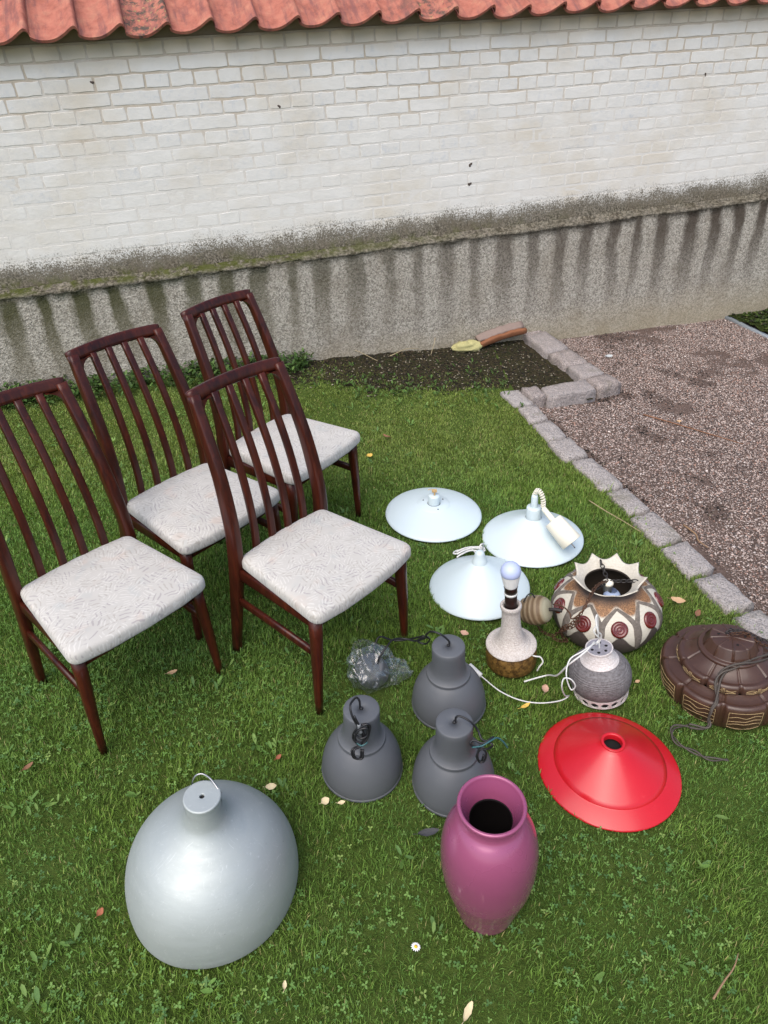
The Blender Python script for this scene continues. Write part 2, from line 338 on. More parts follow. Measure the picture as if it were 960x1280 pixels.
SOILG = m_ground('lawn_soil', [(0.03, 0.045, 0.010), (0.055, 0.085, 0.016), (0.08, 0.11, 0.028), (0.05, 0.09, 0.015)], 45)
def bed_edge(x): return np.interp(x, [-1.4, -0.7, -0.2, 0.1, 0.6, 0.9, 1.6], [4.6, 4.33, 4.14, 4.06, 4.10, 3.98, 3.98])
def lawn_z(x, y):
    z = ground_h(x, y) - 0.004
    d = x - (xcurb(y) - 0.06)
    z = np.where((d > 0) & (y < 5.9), z - 0.10 * sstep(d / 0.05), z)
    bed = (y > 3.9) & (x < xcurb(y)) & (x > 0.86)
    z = np.where(bed, z - 0.045 * sstep((x - 0.86) / 0.1), z)
    z = np.where((x > -0.9) & (x <= 0.86), z - 0.05 * sstep((y - bed_edge(x) - 0.06) / 0.08) * sstep((x + 0.9) / 0.15), z)
    return z
grid('lawn', SOILG, -4.2, 4.4, -1.0, 6.6, 0.04, lawn_z)
far = MB().add([(-60, -60, -0.14), (60, -60, -0.14), (60, 60, -0.14), (-60, 60, -0.14)], [(0, 1, 2, 3)])
fo = link('outer_ground', far, m_ground('outer_grass', [(0.03, 0.045, 0.012), (0.04, 0.065, 0.017), (0.06, 0.085, 0.025), (0.05, 0.08, 0.02)], 8), kind='structure'); fo.matrix_world = GM.copy()

GRAVELM = m_ground('gravel_bed', [(0.07, 0.05, 0.042), (0.17, 0.12, 0.10), (0.30, 0.225, 0.195), (0.13, 0.095, 0.078)], 120, 0.8)
def gravel_z(x, y): return -0.05 + 0.010 * vnoise(x, y, 3, 8) + 0.004 * vnoise(x, y, 14, 9) + 0.03 * sstep(1 - (x - xcurb(y)) / 0.25) * sstep((y - 3.9) / 0.4)
grid('gravel_path', GRAVELM, 0.86, 4.4, 0.3, 6.2, 0.03, gravel_z, lambda x, y: x > xcurb(y) - 0.07)
BEDM = m_ground('dark_soil', [(0.018, 0.014, 0.010), (0.048, 0.038, 0.023), (0.10, 0.083, 0.048), (0.052, 0.060, 0.018)], 60, 1.0)
def bed_z(x, y): return ground_h(x, y) - 0.002 + 0.014 * (vnoise(x, y, 16, 21) - 0.4) + 0.008 * (vnoise(x, y, 45, 22) - 0.5) - 0.012 * sstep((x - 0.5) / 0.5)
def bed_keep(x, y): return (y > bed_edge(x) + 0.16 * (vnoise(x, y, 9, 5) - 0.5) + 0.10 * (vnoise(x, y, 23, 6) - 0.5)) & (x > -1.0) & (x < xcurb(y) + 0.02) & (wall_gap(x, y) > -0.1)
grid('soil_bed', BEDM, -1.1, 1.6, 3.9, 5.3, 0.02, bed_z, bed_keep)
MOSSM = m_ground('moss', [(0.016, 0.022, 0.006), (0.03, 0.045, 0.008), (0.06, 0.075, 0.015), (0.05, 0.05, 0.02)], 60, 1.0)
grid('moss_bed', MOSSM, 2.9, 4.4, 3.9, 6.1, 0.03, lambda x, y: -0.03 + 0.03 * vnoise(x, y, 9, 31), lambda x, y: x > 2.91 + (5.56 - y) * 0.25)

# ------------------------------------------------------------------ garden wall
wall = thing('garden_wall', 'long whitewashed brick wall on a stained concrete plinth under red roof tiles', 'wall', WM.copy())
CO, MODU = 0.0727, 0.2614
Z0 = 1.8463; U0, U1 = -2.1, 5.3
link('mortar', box(U0, U1, 0.0034, 0.24, 0.70, 1.925), MORTAR, wall)
def brick_mesh(w, h, seed):
    r = random.Random(seed); pts = []
    nx = max(3, int(w / 0.05)); hw, hh = w / 2, h / 2; j = 0.0027
    for k in range(nx): pts.append((-hw + w * k / nx, -hh))
    pts.append((hw, -hh)); pts.append((hw, 0))
    for k in range(nx): pts.append((hw - w * k / nx, hh))
    pts.append((-hw, hh)); pts.append((-hw, 0))
    P = []
    for x, y in pts:
        c = 0.0016 if abs(abs(x) - hw) < 1e-6 and abs(abs(y) - hh) < 1e-6 else 0
        P.append((x - math.copysign(c, x) + r.uniform(-j, j), y - math.copysign(c, y) + r.uniform(-j, j)))
    n = len(P); V = [(x, 0.03, y) for x, y in P] + [(x, 0.0012, y) for x, y in P] + [(x - math.copysign(min(0.0022, abs(x)), x), r.uniform(-0.0006, 0.0003), y * (1 - 0.0020 / hh)) for x, y in P]
    V.append((r.uniform(-0.02, 0.02), r.uniform(-0.0008, 0.0004), r.uniform(-0.01, 0.01)))
    F = []
    for l in (0, 1):
        for k in range(n): F.append((l * n + k, l * n + (k + 1) % n, (l + 1) * n + (k + 1) % n, (l + 1) * n + k))
    for k in range(n): F.append((2 * n + k, 2 * n + (k + 1) % n, 3 * n))
    return MB().add(V, F, False)
STR = [brick_mesh(MODU - 0.0110, CO - 0.0105, s) for s in range(7)]; HDR = [brick_mesh(MODU / 2 - 0.0105, CO - 0.0105, 50 + s) for s in range(7)]
STRm = [m.mesh('stretcher_brick') for m in STR]; HDRm = [m.mesh('header_brick') for m in HDR]
for m in STRm + HDRm: m.materials.append(BRICK)
spots = []
for row in range(0, 17):
    zc = Z0 + CO / 2 - row * CO
    if zc < 0.76: break
    st = row % 2 == 1; w = MODU if st else MODU / 2
    off = -0.267 + (MODU / 2 if (row // 2) % 2 == 1 else 0) if st else -0.202
    k = math.floor((U0 - off) / w) + 1
    while off + (k + 1) * w < U1:
        uc = off + (k + 0.5) * w; sink = 0.0024 * max(0, min(1, (row - 1) / 6)) + R_.uniform(0, 0.0010)
        vis = -1.35 < uc < 4.75
        spots.append((uc, zc, st, sink, R_.randrange(7), vis, row)); k += 1
spots.append((0, 0, False, 0, 0, False, 99)); spots.pop()
order = sorted([s for s in spots if s[5] and 1 <= s[6]], key=lambda s: (s[6] > 9, -(s[2]), s[6], abs(s[0] - 1.2)))
singles = order[:298]; sset = set(id(s) for s in singles)
for (uc, zc, st, sink, v, vis, row) in singles:
    o = link('brick', (STRm if st else HDRm)[v], BRICK, wall); o.location = (uc, sink, zc + R_.uniform(-0.0015, 0.0015)); o.rotation_euler = (0, R_.uniform(-0.006, 0.006), 0)
rest = MB()
for s in spots:
    if id(s) in sset: continue
    uc, zc, st, sink, v, vis, row = s; src = (STR if st else HDR)[v]
    rest.add([(x + uc, y + sink, z + zc) for x, y, z in src.v], src.f, False)
link('brickwork', rest, BRICK, wall, kind='stuff')
for i, (uu, zz_) in enumerate([(1.970, 1.165), (1.967, 1.051), (-0.21, 1.748), (0.771, 1.572), (3.662, 1.562)]):      # old nail holes and chips in the whitewash
    h = lathe([(0.0085 + 0.003 * (i < 2), 0.0), (0.006, 0.0012), (0.001, 0.0016)], 9, lambda r, z, a: (r * (1 + 0.35 * math.sin(2 * a + i) + 0.2 * math.sin(3 * a)), z)); o = link('wall_chip', h, plain('dark_chip', (0.07, 0.05, 0.04), 0.9), wall); o.location = (uu, 0.0006, zz_); o.rotation_euler = (PI / 2, 0, 0)
# plinth: stained concrete with an uneven ledge
pl = MB(); nx_ = 420; prof = [(-0.05, -0.30), (-0.05, 0.20), (-0.05, 0.45), (-0.050, 0.66), (-0.050, 0.711), (-0.055, 0.715), (-0.057, 0.724), (-0.053, 0.732), (-0.035, 0.738), (-0.010, 0.744), (-0.002, 0.758), (0.02, 0.764), (0.10, 0.764)]
V = []; F = []
for i in range(nx_ + 1):
    u = U0 - 0.3 + (U1 - U0 + 0.6) * i / nx_
    for k, (yy, zz) in enumerate(prof):
        j = (0.007 * (float(vnoise(u, 0.3 * k, 6, 41)) - 0.5) + 0.007 * (float(vnoise(u, k, 22, 42)) - 0.5) + 0.006 * (float(vnoise(u, 3 * k, 60, 43)) - 0.5)) * (1 if 5 <= k <= 10 else 0.35); V.append((u, yy + j, zz + (j * 1.2 if k >= 4 else 0)))
n = len(prof)
for i in range(nx_):
    for k in range(n - 1): F.append((i * n + k, (i + 1) * n + k, (i + 1) * n + k + 1, i * n + k + 1))
link('plinth', pl.add(V, F), PLINTH, wall)
# pantiles
TW, TL = 0.2275, 0.40
def pantile():
    S = [(0.0, -0.040), (0.05, -0.049), (0.12, -0.056), (0.22, -0.0612), (0.34, -0.062), (0.46, -0.0585), (0.56, -0.051), (0.66, -0.0395), (0.76, -0.025), (0.84, -0.0115), (0.90, -0.003), (0.945, 0.0), (0.985, -0.005), (1.012, -0.017), (1.022, -0.031)]
    mb = MB(); V = []; F = []; NL = 5; n = len(S)
    for th in (0, 1):
        for j in range(NL + 1):
            for (s, z) in S: V.append((s * TW, j * TL / NL, z * (1 - 0.05 * j / NL) - (0.014 if th else 0)))
    def id_(t, j, k): return t * (NL + 1) * n + j * n + k
    for j in range(NL):
        for k in range(n - 1):
            F.append((id_(0, j, k), id_(0, j, k + 1), id_(0, j + 1, k + 1), id_(0, j + 1, k))); F.append((id_(1, j, k), id_(1, j + 1, k), id_(1, j + 1, k + 1), id_(1, j, k + 1)))
        F.append((id_(0, j, 0), id_(0, j + 1, 0), id_(1, j + 1, 0), id_(1, j, 0))); F.append((id_(0, j, n - 1), id_(1, j, n - 1), id_(1, j + 1, n - 1), id_(0, j + 1, n - 1)))
    mb.add(V, F)
    for j in (0, NL):
        for k in range(n - 1): mb.add([V[id_(0, j, k)], V[id_(0, j, k + 1)], V[id_(1, j, k + 1)], V[id_(1, j, k)]], [(0, 3, 2, 1)], False)
    return mb.mesh('pantile')
TM = pantile(); TM.materials.append(TILE); SL = math.radians(33)
for row in range(3):
    for k in range(-7, 24):
        o = link('roof_tile', TM, TILE, wall)
        u = -0.229 + (k - 0.945) * TW + R_.uniform(-0.003, 0.003); d = row * 0.34 + R_.uniform(-0.006, 0.006)
        o.location = (u, -0.125 + d * math.cos(SL) + (0.004 * k % 0.009), 1.992 + d * math.sin(SL) + row * 0.004 + R_.uniform(-0.003, 0.003)); o.rotation_euler = (SL - 0.035, R_.uniform(-0.008, 0.008), R_.uniform(-0.006, 0.006))
link('eave_board', box(U0, U1, 0.012, 0.23, 1.9255, 1.995, 0.002), plain('old_mortar', (0.34, 0.29, 0.22), 0.95, 0, 0.3, 30, 0.5), wall)

# ------------------------------------------------------------------ granite edging stones
def stone(q, top, depth, seed, flare=0.012):
    """q: four ground corners in order; a rough split granite block"""
    r = random.Random(seed); c = Vector((sum(p[0] for p in q) / 4, sum(p[1] for p in q) / 4, 0)); ring = []
    for k in range(4):
        a = Vector((*q[k], 0)); b = Vector((*q[(k + 1) % 4], 0)); m = 4
        for j in range(m):
            p = a.lerp(b, (j + 0.06) / (m)) if j == 0 else a.lerp(b, j / m); ring.append(p + Vector((r.uniform(-1, 1), r.uniform(-1, 1), 0)) * 0.004)
    n = len(ring); V = []; F = []
    for (z, s) in ((-depth, 1.03), (top - 0.028, 1.02), (top - 0.010, 0.985), (top - 0.002, 0.93), (top, 0.6)):
        for p in ring:
            d = p - c; V.append((c.x + d.x * s + r.uniform(-1, 1) * 0.0022, c.y + d.y * s + r.uniform(-1, 1) * 0.0022, z + r.uniform(-1, 1) * (0.003 if z > top - 0.02 else 0.001)))
    for l in range(4):
        for k in range(n): F.append((l * n + k, l * n + (k + 1) % n, (l + 1) * n + (k + 1) % n, (l + 1) * n + k))
    V.append((c.x, c.y, top + 0.002))
    for k in range(n): F.append((4 * n + k, 4 * n + (k + 1) % n, 5 * n))
    return MB().add(V, F)
edge = thing('stone_edging', 'line of flush grey granite stones dividing the lawn from the gravel', 'stone edging', GM.copy())
ends = [(4.02, 3.805), (3.785, 3.59), (3.568, 3.37), (3.348, 3.145), (3.122, 2.838), (2.812, 2.622), (2.598, 2.392), (2.368, 2.175), (2.148, 1.952), (1.925, 1.70), (1.69, 1.47), (1.46, 1.24), (1.23, 1.0), (0.99, 0.76)]
CE = [(0.3, 1.88), (1.3, 1.60), (1.94, 1.435), (2.4, 1.322), (2.83, 1.205), (3.15, 1.112), (3.59, 1.005), (3.82, 0.962), (4.02, 0.91)]
def xc2(y): return float(np.interp(y, [c[0] for c in CE], [c[1] for c in CE]))
for i, (ya, yb) in enumerate(ends):
    w = 0.128 + R_.uniform(-0.014, 0.016); t = 0.03 + R_.uniform(-0.008, 0.008)
    q = [(xc2(ya) - w, ya - t), (xc2(ya), ya + t * 0.4), (xc2(yb), yb + t * 0.4), (xc2(yb) - w, yb - t)]
    link('edging_stone', stone(q, 0.017 + R_.uniform(-0.006, 0.006), 0.09, 100 + i), GRANITE, edge)
bord = thing('bed_border', 'raised border of reddish granite blocks round the corner of the soil bed', 'stone border', GM.copy())
for i, q in enumerate([[(1.075, 5.17), (1.245, 5.25), (1.31, 5.02), (1.14, 4.92)], [(1.135, 4.905), (1.305, 5.005), (1.392, 4.66), (1.222, 4.57)], [(1.225, 4.555), (1.395, 4.64), (1.46, 4.39), (1.292, 4.325)], [(1.296, 4.315), (1.465, 4.38), (1.515, 4.195), (1.345, 4.115)], [(1.352, 4.10), (1.52, 4.18), (1.575, 4.03), (1.412, 3.955)],
                       [(0.915, 3.985), (1.02, 4.01), (1.045, 3.865), (0.95, 3.845)], [(1.04, 3.985), (1.365, 4.10), (1.388, 3.935), (1.058, 3.842)]]):
    link('border_block', stone(q, 0.045 + R_.uniform(-0.004, 0.004), 0.10, 200 + i), GRANITE_RED, bord)

# metal edging strip, far right
ms = link('metal_edging', sweep([(2.90, 5.55, -0.045), (3.03, 5.02, -0.05), (3.30, 3.95, -0.05)], [(0.019, 0.028)] * 3, 8, 6.0, up=(0, 0, 1)), plain('galvanised_steel', (0.46, 0.53, 0.60), 0.42, 0.7, 0.1, 20), None)
ms.matrix_world = GM.copy(); ms['label'] = 'pale grey metal edging bar between the gravel and the mossy corner'; ms['category'] = 'edging bar'

# ------------------------------------------------------------------ broken clay ridge tile on the bed
TERRA = plain('orange_clay', (0.21, 0.082, 0.036), 0.8, 0, 0.35, 40, 0.4); OLDT = plain('weathered_clay', (0.22, 0.165, 0.14), 0.9, 0, 0.4, 50, 0.5)
LICH = plain('yellow_lichen', (0.40, 0.37, 0.17), 0.95, 0, 0.5, 110, 1.0)
def shard(L, r, th, a0, a1, seed, na=10, nl=14):
    rr = random.Random(seed); mb = MB(); V = []; F = []; off = [rr.uniform(-0.02, 0.02) for _ in range(na + 1)]
    for lay in (0, 1):
        for i in range(nl + 1):
            for k in range(na + 1):
                a = a0 + (a1 - a0) * k / na; ra = r - th * lay; jl = off[k] if i in (0, nl) else 0
                V.append((L * (i / nl - 0.5) + jl, ra * math.cos(a), ra * math.sin(a) + rr.uniform(-0.001, 0.001)))
    I = lambda l, i, k: (l * (nl + 1) + i) * (na + 1) + k
    for i in range(nl):
        for k in range(na):
            F.append((I(0, i, k), I(0, i + 1, k), I(0, i + 1, k + 1), I(0, i, k + 1))); F.append((I(1, i, k), I(1, i, k + 1), I(1, i + 1, k + 1), I(1, i + 1, k)))
        for k in (0, na): F.append((I(0, i, k), I(1, i, k), I(1, i + 1, k), I(0, i + 1, k)))
    for i in (0, nl):
        for k in range(na): F.append((I(0, i, k), I(0, i, k + 1), I(1, i, k + 1), I(1, i, k)))
    return mb.add(V, F)
rt = thing('broken_clay_tile', 'long broken clay ridge tile with orange edge lying against the plinth', 'clay tile', GM.copy())
RA, RB = Vector((0.775, 4.765, 0.030)), Vector((1.13, 4.905, 0.085)); RD = (RB - RA)
def rough_bar(off, size, n, seed, power, up):
    r = random.Random(seed); P = [RA + RD * (k / n) + Vector(off) + Vector((0, 0, 0.012 * math.sin(PI * k / n) + r.uniform(-1, 1) * 0.002)) for k in range(n + 1)]
    return sweep(P, [(size[0] * r.uniform(0.86, 1.1), size[1] * r.uniform(0.85, 1.12) * (1 if 0 < k < n else 0.8)) for k in range(n + 1)], 10, power, up=up)
link('tile_edge', rough_bar((0, 0, 0), (0.016, 0.025), 12, 5, 3.5, (-0.2, -0.35, 1)), TERRA, rt)
link('tile_back', rough_bar((-0.02, 0.044, 0.028), (0.012, 0.034), 12, 6, 4, (0.1, 0.8, 0.5)), OLDT, rt)
def lump(rx, ry, rz, seed, rough=0.25, nu=18, nv=11):
    r = random.Random(seed); mb = MB(); V = []; F = []
    for j in range(nv + 1):
        t = PI * j / nv
        for k in range(nu):
            a = 2 * PI * k / nu; f = 1 + rough * (float(vnoise(math.cos(a) * 2 + 9, math.sin(a) * 2 + j * 0.5, 1.1, seed)) - 0.5) + r.uniform(-0.03, 0.03)
            V.append((rx * f * math.sin(t) * math.cos(a), ry * f * math.sin(t) * math.sin(a), rz * f * math.cos(t)))
    for j in range(nv):
        for k in range(nu): F.append((j * nu + k, (j + 1) * nu + k, (j + 1) * nu + (k + 1) % nu, j * nu + (k + 1) % nu))
    return mb.add(V, F)
lc = link('lichen_stone', lump(0.108, 0.046, 0.036, 4, 0.9, 22, 13), LICH, None); lc.matrix_world = gmat(0.67, 4.745, math.radians(16), (0, 0), 0.028)
lc['label'] = 'small stone crusted with yellow lichen at the end of the broken clay tile'; lc['category'] = 'stone'

# ------------------------------------------------------------------ dining chairs
POST = [(0.0, 0.437), (0.2, 0.408), (0.36, 0.386), (0.46, 0.378), (0.56, 0.380), (0.70, 0.407), (0.85, 0.457), (0.965, 0.505)]     # height, how far behind the front legs
POSTX = [0.213, 0.206, 0.199, 0.196, 0.191, 0.184, 0.176, 0.168]
def back_y(z): return float(np.interp(z, [p[0] for p in POST], [p[1] for p in POST]))
def rounded(poly, rad, m=6):
    out = []; n = len(poly)
    for i in range(n):
        p = Vector((*poly[i], 0)); a = (Vector((*poly[i - 1], 0)) - p).normalized(); b = (Vector((*poly[(i + 1) % n], 0)) - p).normalized(); r = rad[i]
        A, B = p + a * r, p + b * r
        for k in range(m + 1):
            t = k / m; out.append((A * (1 - t) ** 2 + p * 2 * t * (1 - t) + B * t * t))
    return out
def cushion():
    fr = [(-0.232, -0.030), (-0.12, -0.046), (0, -0.050), (0.12, -0.046), (0.232, -0.030), (0.193, 0.368), (0.1, 0.378), (0, 0.382), (-0.1, 0.378), (-0.193, 0.368)]
    base = rounded(fr, [0.035, 0.01, 0.01, 0.01, 0.035, 0.025, 0.01, 0.01, 0.01, 0.025]); P = []
    for i in range(len(base)):
        a, b = base[i], base[(i + 1) % len(base)]; m = max(1, int((b - a).length / 0.02))
        for k in range(m): P.append(a.lerp(b, k / m))
    c = Vector((0, 0.165, 0)); n = len(P); V = []; F = []
    L = [(0.955, 0.402), (0.985, 0.403), (0.998, 0.409), (1.0, 0.420), (0.998, 0.431), (0.990, 0.4385), (0.975, 0.4435), (0.945, 0.4475), (0.88, 0.451), (0.76, 0.454), (0.6, 0.4565), (0.38, 0.458), (0.16, 0.4585)]
    for s, z in L:
        for p in P: d = p - c; V.append((c.x + d.x * s, c.y + d.y * s, z))
    for l in range(len(L) - 1):
        for k in range(n): F.append((l * n + k, l * n + (k + 1) % n, (l + 1) * n + (k + 1) % n, (l + 1) * n + k))
    V += [(c.x, c.y, 0.4585), (c.x, c.y, 0.402)]
    for k in range(n): F.append(((len(L) - 1) * n + k, (len(L) - 1) * n + (k + 1) % n, len(V) - 2)); F.append(((k + 1) % n, k, len(V) - 1))
    return MB().add(V, F)
def make_chair():
    t = thing('dining_chair', '', 'chair', None, 'dark wooden dining chairs standing on the lawn')
    link('seat', cushion(), FABRIC, t)
    for s in (-1, 1):
        link('front_leg', sweep([(s * 0.2235, 0.0, -0.005), (s * 0.2215, 0.001, 0.05), (s * 0.2135, 0.003, 0.2), (s * 0.2045, 0.006, 0.33), (s * 0.2015, 0.008, 0.402)], [(0.0115, 0.012), (0.0125, 0.0135), (0.0165, 0.018), (0.019, 0.0205), (0.0195, 0.021)], 12, 2.6, up=(0, 1, 0)), WOOD, t)
        pz = [0, 0.08, 0.2, 0.30, 0.38, 0.46, 0.54, 0.63, 0.72, 0.81, 0.90, 0.968]
        P = crom([(s * float(np.interp(z, [p[0] for p in POST], POSTX)), back_y(z), z - (0.005 if z == 0 else 0)) for z in pz], 3)
        def sz(z):
            return (float(np.interp(z, [0, 0.25, 0.42, 0.62, 0.96], [0.0135, 0.0165, 0.0178, 0.0182, 0.0172])), float(np.interp(z, [0, 0.25, 0.42, 0.62, 0.96], [0.0165, 0.0235, 0.0270, 0.0250, 0.0155])))
        link('back_post', sweep(P, [sz(p.z) for p in P], 16, 4.2, up=(0, 1, 0)), WOOD, t)
        link('stretcher', sweep([(s * 0.2115, 0.008, 0.256), (s * 0.2085, 0.2, 0.258), (s * 0.2045, 0.398, 0.258)], [(0.0085, 0.016)] * 3, 10, 3.4, up=(0, 0, 1)), WOOD, t)
        link('side_rail', sweep([(s * 0.203, 0.012, 0.379), (s * 0.197, 0.386, 0.379)], [(0.0095, 0.0235)] * 2, 10, 4, up=(0, 0, 1)), WOOD, t)
        for f in (0.2, 0.6):
            zs = [0.375, 0.44, 0.52, 0.62, 0.73, 0.84, 0.955]
            P = crom([(s * f * float(np.interp(z, [0.37, 0.96], [0.186, 0.158])), back_y(z) - 0.004 + (0.016 * (1 - f * f)) * (z - 0.37) / 0.58, z) for z in zs], 4)
            link('slat', sweep(P, [(0.0122 - 0.0006 * (p.z - 0.37) / 0.6, 0.0098) for p in P], 12, 5.0, up=(0, 1, 0)), WOOD, t)
    link('front_rail', sweep([(-0.198, 0.008, 0.379), (0.198, 0.008, 0.379)], [(0.0095, 0.0225)] * 2, 10, 4, up=(0, 0, 1)), WOOD, t)
    link('rear_rail', sweep([(-0.194, 0.383, 0.382), (0.194, 0.383, 0.382)], [(0.010, 0.0225)] * 2, 10, 4, up=(0, 0, 1)), WOOD, t)
    # top rail: bowed backwards, corners flowing down into the posts with a small fillet
    P = []; S = []
    for k in range(25):
        x = -0.1835 + 0.367 * k / 24; e = (abs(x) / 0.1835)
        P.append((x * 0.984, 0.509 + 0.020 * (1 - e * e), 0.9635 + 0.004 * (1 - e * e))); S.append((0.0142 - 0.001 * max(0, e - 0.9) / 0.1, 0.0205 - 0.002 * max(0, e - 0.95) / 0.05))
    tr = sweep(P, S, 16, 4.0, up=(0, 0.36, 0.93))
    fil = MB()
    for s in (-1, 1):
        # fillet block in the inner corner
        x0 = 0.1560; c = []; m = 7
        for k in range(m + 1):
            a = PI / 2 * k / m; c.append((x0 - 0.046 + 0.046 * math.sin(a) * 1.0, 0.904 + 0.046 * math.cos(a)))
        V = []; F = []
        for yy in (-0.0120, 0.0120):
            V.append((s * (x0 + 0.004), back_y(0.95) + yy, 0.955)); V += [(s * cx, back_y(cz) + 0.004 + yy, cz + 0.002) for cx, cz in c]
        n = m + 2
        for k in range(1, m + 1): F += [(0, k, k + 1), (n, n + k + 1, n + k), (k, n + k, n + k + 1, k + 1)]
        fil.add(V, F, False)
    link('top_rail', merge(tr, fil), WOOD, t); return t
def chair_copy(src):
    r = src.copy(); COL.objects.link(r)
    for ch in list(src.children):
        c = ch.copy(); COL.objects.link(c); c.parent = r
    return r
chair0 = make_chair()
for i, (x, y, a, lab) in enumerate([(-0.104, 1.6725, 47.5, 'nearest of the dark wooden chairs on the right, beside the plastic bag on the lawn'),
                                    (-0.770, 1.536, 46.5, 'leftmost dark wooden chair, its backrest cut by the left edge of the photo'),
                                    (-0.571, 2.031, 49.0, 'dark wooden chair in the middle of the group, behind the leftmost chair'),
                                    (-0.254, 2.475, 53.5, 'dark wooden chair farthest back, nearest the plinth of the wall')]):
    c = chair0 if i == 0 else chair_copy(chair0)
    c['label'] = lab; c.matrix_world = gmat(x, y, math.radians(a), (0, 0), 0.006)

# ------------------------------------------------------------------ lamps
WHITE = plain('white_enamel', (0.53, 0.62, 0.655), 0.35, 0, 0.03, 8, 0.0, 0.5); CREAM = plain('aged_white_plastic', (0.72, 0.69, 0.58), 0.45, 0, 0.05, 10, 0.0)  # white enamel tinted cyan, the skylight's cast put into its colour
def m_bell():
    n = Nt('slate_grey_paint'); o = n.obj(); f = n.noise(o, 6, 4); g = n.noise(o, 200, 3, 0.7); d = n.noise(o, 28, 5, 0.75)
    c = n.mix(f, (0.080, 0.086, 0.096), (0.098, 0.104, 0.114)); c = n.mix(n.mr(d, 0.6, 0.75, 0, 0.35), c, (0.15, 0.15, 0.155))
    n.set(Base_Color=c, Roughness=0.5); return n.bump(g, 0.05, 0.001).m
GREY = m_bell()
gp_ = smooth_prof([(0.121, 0.0), (0.1225, 0.012), (0.121, 0.035), (0.114, 0.068), (0.101, 0.1), (0.0845, 0.125), (0.0690, 0.1412)], 4) + smooth_prof([(0.0704, 0.1418), (0.0703, 0.1424)], 1) + [(0.0702, 0.1436), (0.0704, 0.1470), (0.0700, 0.1484), (0.0690, 0.1492)] + smooth_prof([(0.0680, 0.1496), (0.0635, 0.1545), (0.0585, 0.163), (0.0555, 0.174), (0.0538, 0.188), (0.0530, 0.215), (0.0526, 0.2615)], 3) + [(0.0512, 0.2642), (0.049, 0.2655), (0.03, 0.2658), (0.006, 0.2658), (0.0055, 0.255)]
GP = [(0.118, 0.003)] + gp_
def bell(x, y, lab, tilt=(0, 0)):
    t = thing('bell_pendant_lamp', lab, 'pendant lamp', gmat(x, y, 0, tilt, 0.004), 'grey bell pendant lamps on the grass')
    link('lamp_shade', lathe(GP, 72), GREY, t); link('rim', lathe([(0.1185, 0.0045), (0.1195, -0.002), (0.1238, -0.002), (0.1246, 0.003), (0.1238, 0.008), (0.1222, 0.0085)], 72), GREY, t)
    link('cord_grip', lathe([(0.0054, 0.252), (0.0054, 0.267), (0.004, 0.270), (0.002, 0.271)], 12, close_top=True), BLACK, t); return t
def gcord(t, name, pts, r, mat, seg=7, lab=None):
    """pts given on the lawn frame, moved into the thing's own frame"""
    M = t.matrix_world.inverted() @ GM; return link(name, cord([M @ Vector(p) for p in pts], r, seg), mat, t, lab)
ga = bell(0.178, 1.532, 'grey bell pendant lamp farthest from the vase, its cord running to the plastic bag', (-0.05, 0))
gb = bell(-0.115, 1.295, 'grey bell pendant lamp on the left, cord knotted down the front of its neck', (0.015, 0))
gc = bell(0.159, 1.234, 'grey bell pendant lamp behind the pink vase, cord knotted at its right side', (-0.04, 0.01))
BC = [(-0.115, 1.295, 0.268), (-0.116, 1.295, 0.302), (-0.125, 1.295, 0.316), (-0.14, 1.255, 0.334), (-0.136, 1.236, 0.312), (-0.124, 1.228, 0.284), (-0.113, 1.225, 0.259), (-0.107, 1.220, 0.227), (-0.119, 1.212, 0.217), (-0.136, 1.219, 0.24), (-0.126, 1.222, 0.271), (-0.104, 1.225, 0.289), (-0.093, 1.225, 0.278), (-0.101, 1.215, 0.244), (-0.119, 1.207, 0.22), (-0.139, 1.197, 0.217), (-0.136, 1.190, 0.192), (-0.117, 1.190, 0.188), (-0.114, 1.200, 0.213)]
gcord(gb, 'cord', BC, 0.0032, BLACK); gcord(gb, 'cord', [(x + 0.006, y - 0.006, z + 0.006) for x, y, z in BC[4:]], 0.0031, BLACK)
gcord(gb, 'cord', [(-0.132, 1.214, 0.262), (-0.112, 1.208, 0.250), (-0.094, 1.210, 0.262), (-0.098, 1.214, 0.285), (-0.121, 1.213, 0.275), (-0.130, 1.208, 0.245), (-0.112, 1.203, 0.233)], 0.0032, BLACK)
TEAL = plain('blue_green_wire', (0.03, 0.10, 0.11), 0.5, bump=0)
gcord(gb, 'wire', [(-0.125, 1.205, 0.235), (-0.112, 1.200, 0.229), (-0.096, 1.206, 0.235)], 0.0024, TEAL)
gcord(gb, 'cord_sleeve', [(-0.118, 1.222, 0.292), (-0.116, 1.220, 0.275), (-0.113, 1.219, 0.262)], 0.0058, plain('grey_sleeve', (0.16, 0.17, 0.18), 0.5, bump=0))
CC = [(0.150, 1.236, 0.268), (0.152, 1.236, 0.292), (0.164, 1.233, 0.298), (0.189, 1.22, 0.291), (0.210, 1.212, 0.266), (0.219, 1.193, 0.25), (0.235, 1.181, 0.252), (0.246, 1.172, 0.25), (0.232, 1.173, 0.232), (0.208, 1.176, 0.236), (0.186, 1.178, 0.248), (0.195, 1.183, 0.26), (0.218, 1.173, 0.258), (0.236, 1.180, 0.262), (0.251, 1.19, 0.262)]
gcord(gc, 'cord', CC, 0.0032, BLACK); gcord(gc, 'cord', [(0.212, 1.172, 0.25), (0.205, 1.163, 0.225), (0.210, 1.157, 0.200), (0.224, 1.156, 0.204), (0.228, 1.162, 0.232), (0.214, 1.166, 0.243), (0.203, 1.163, 0.215), (0.216, 1.158, 0.198), (0.222, 1.160, 0.225)], 0.003, BLACK)
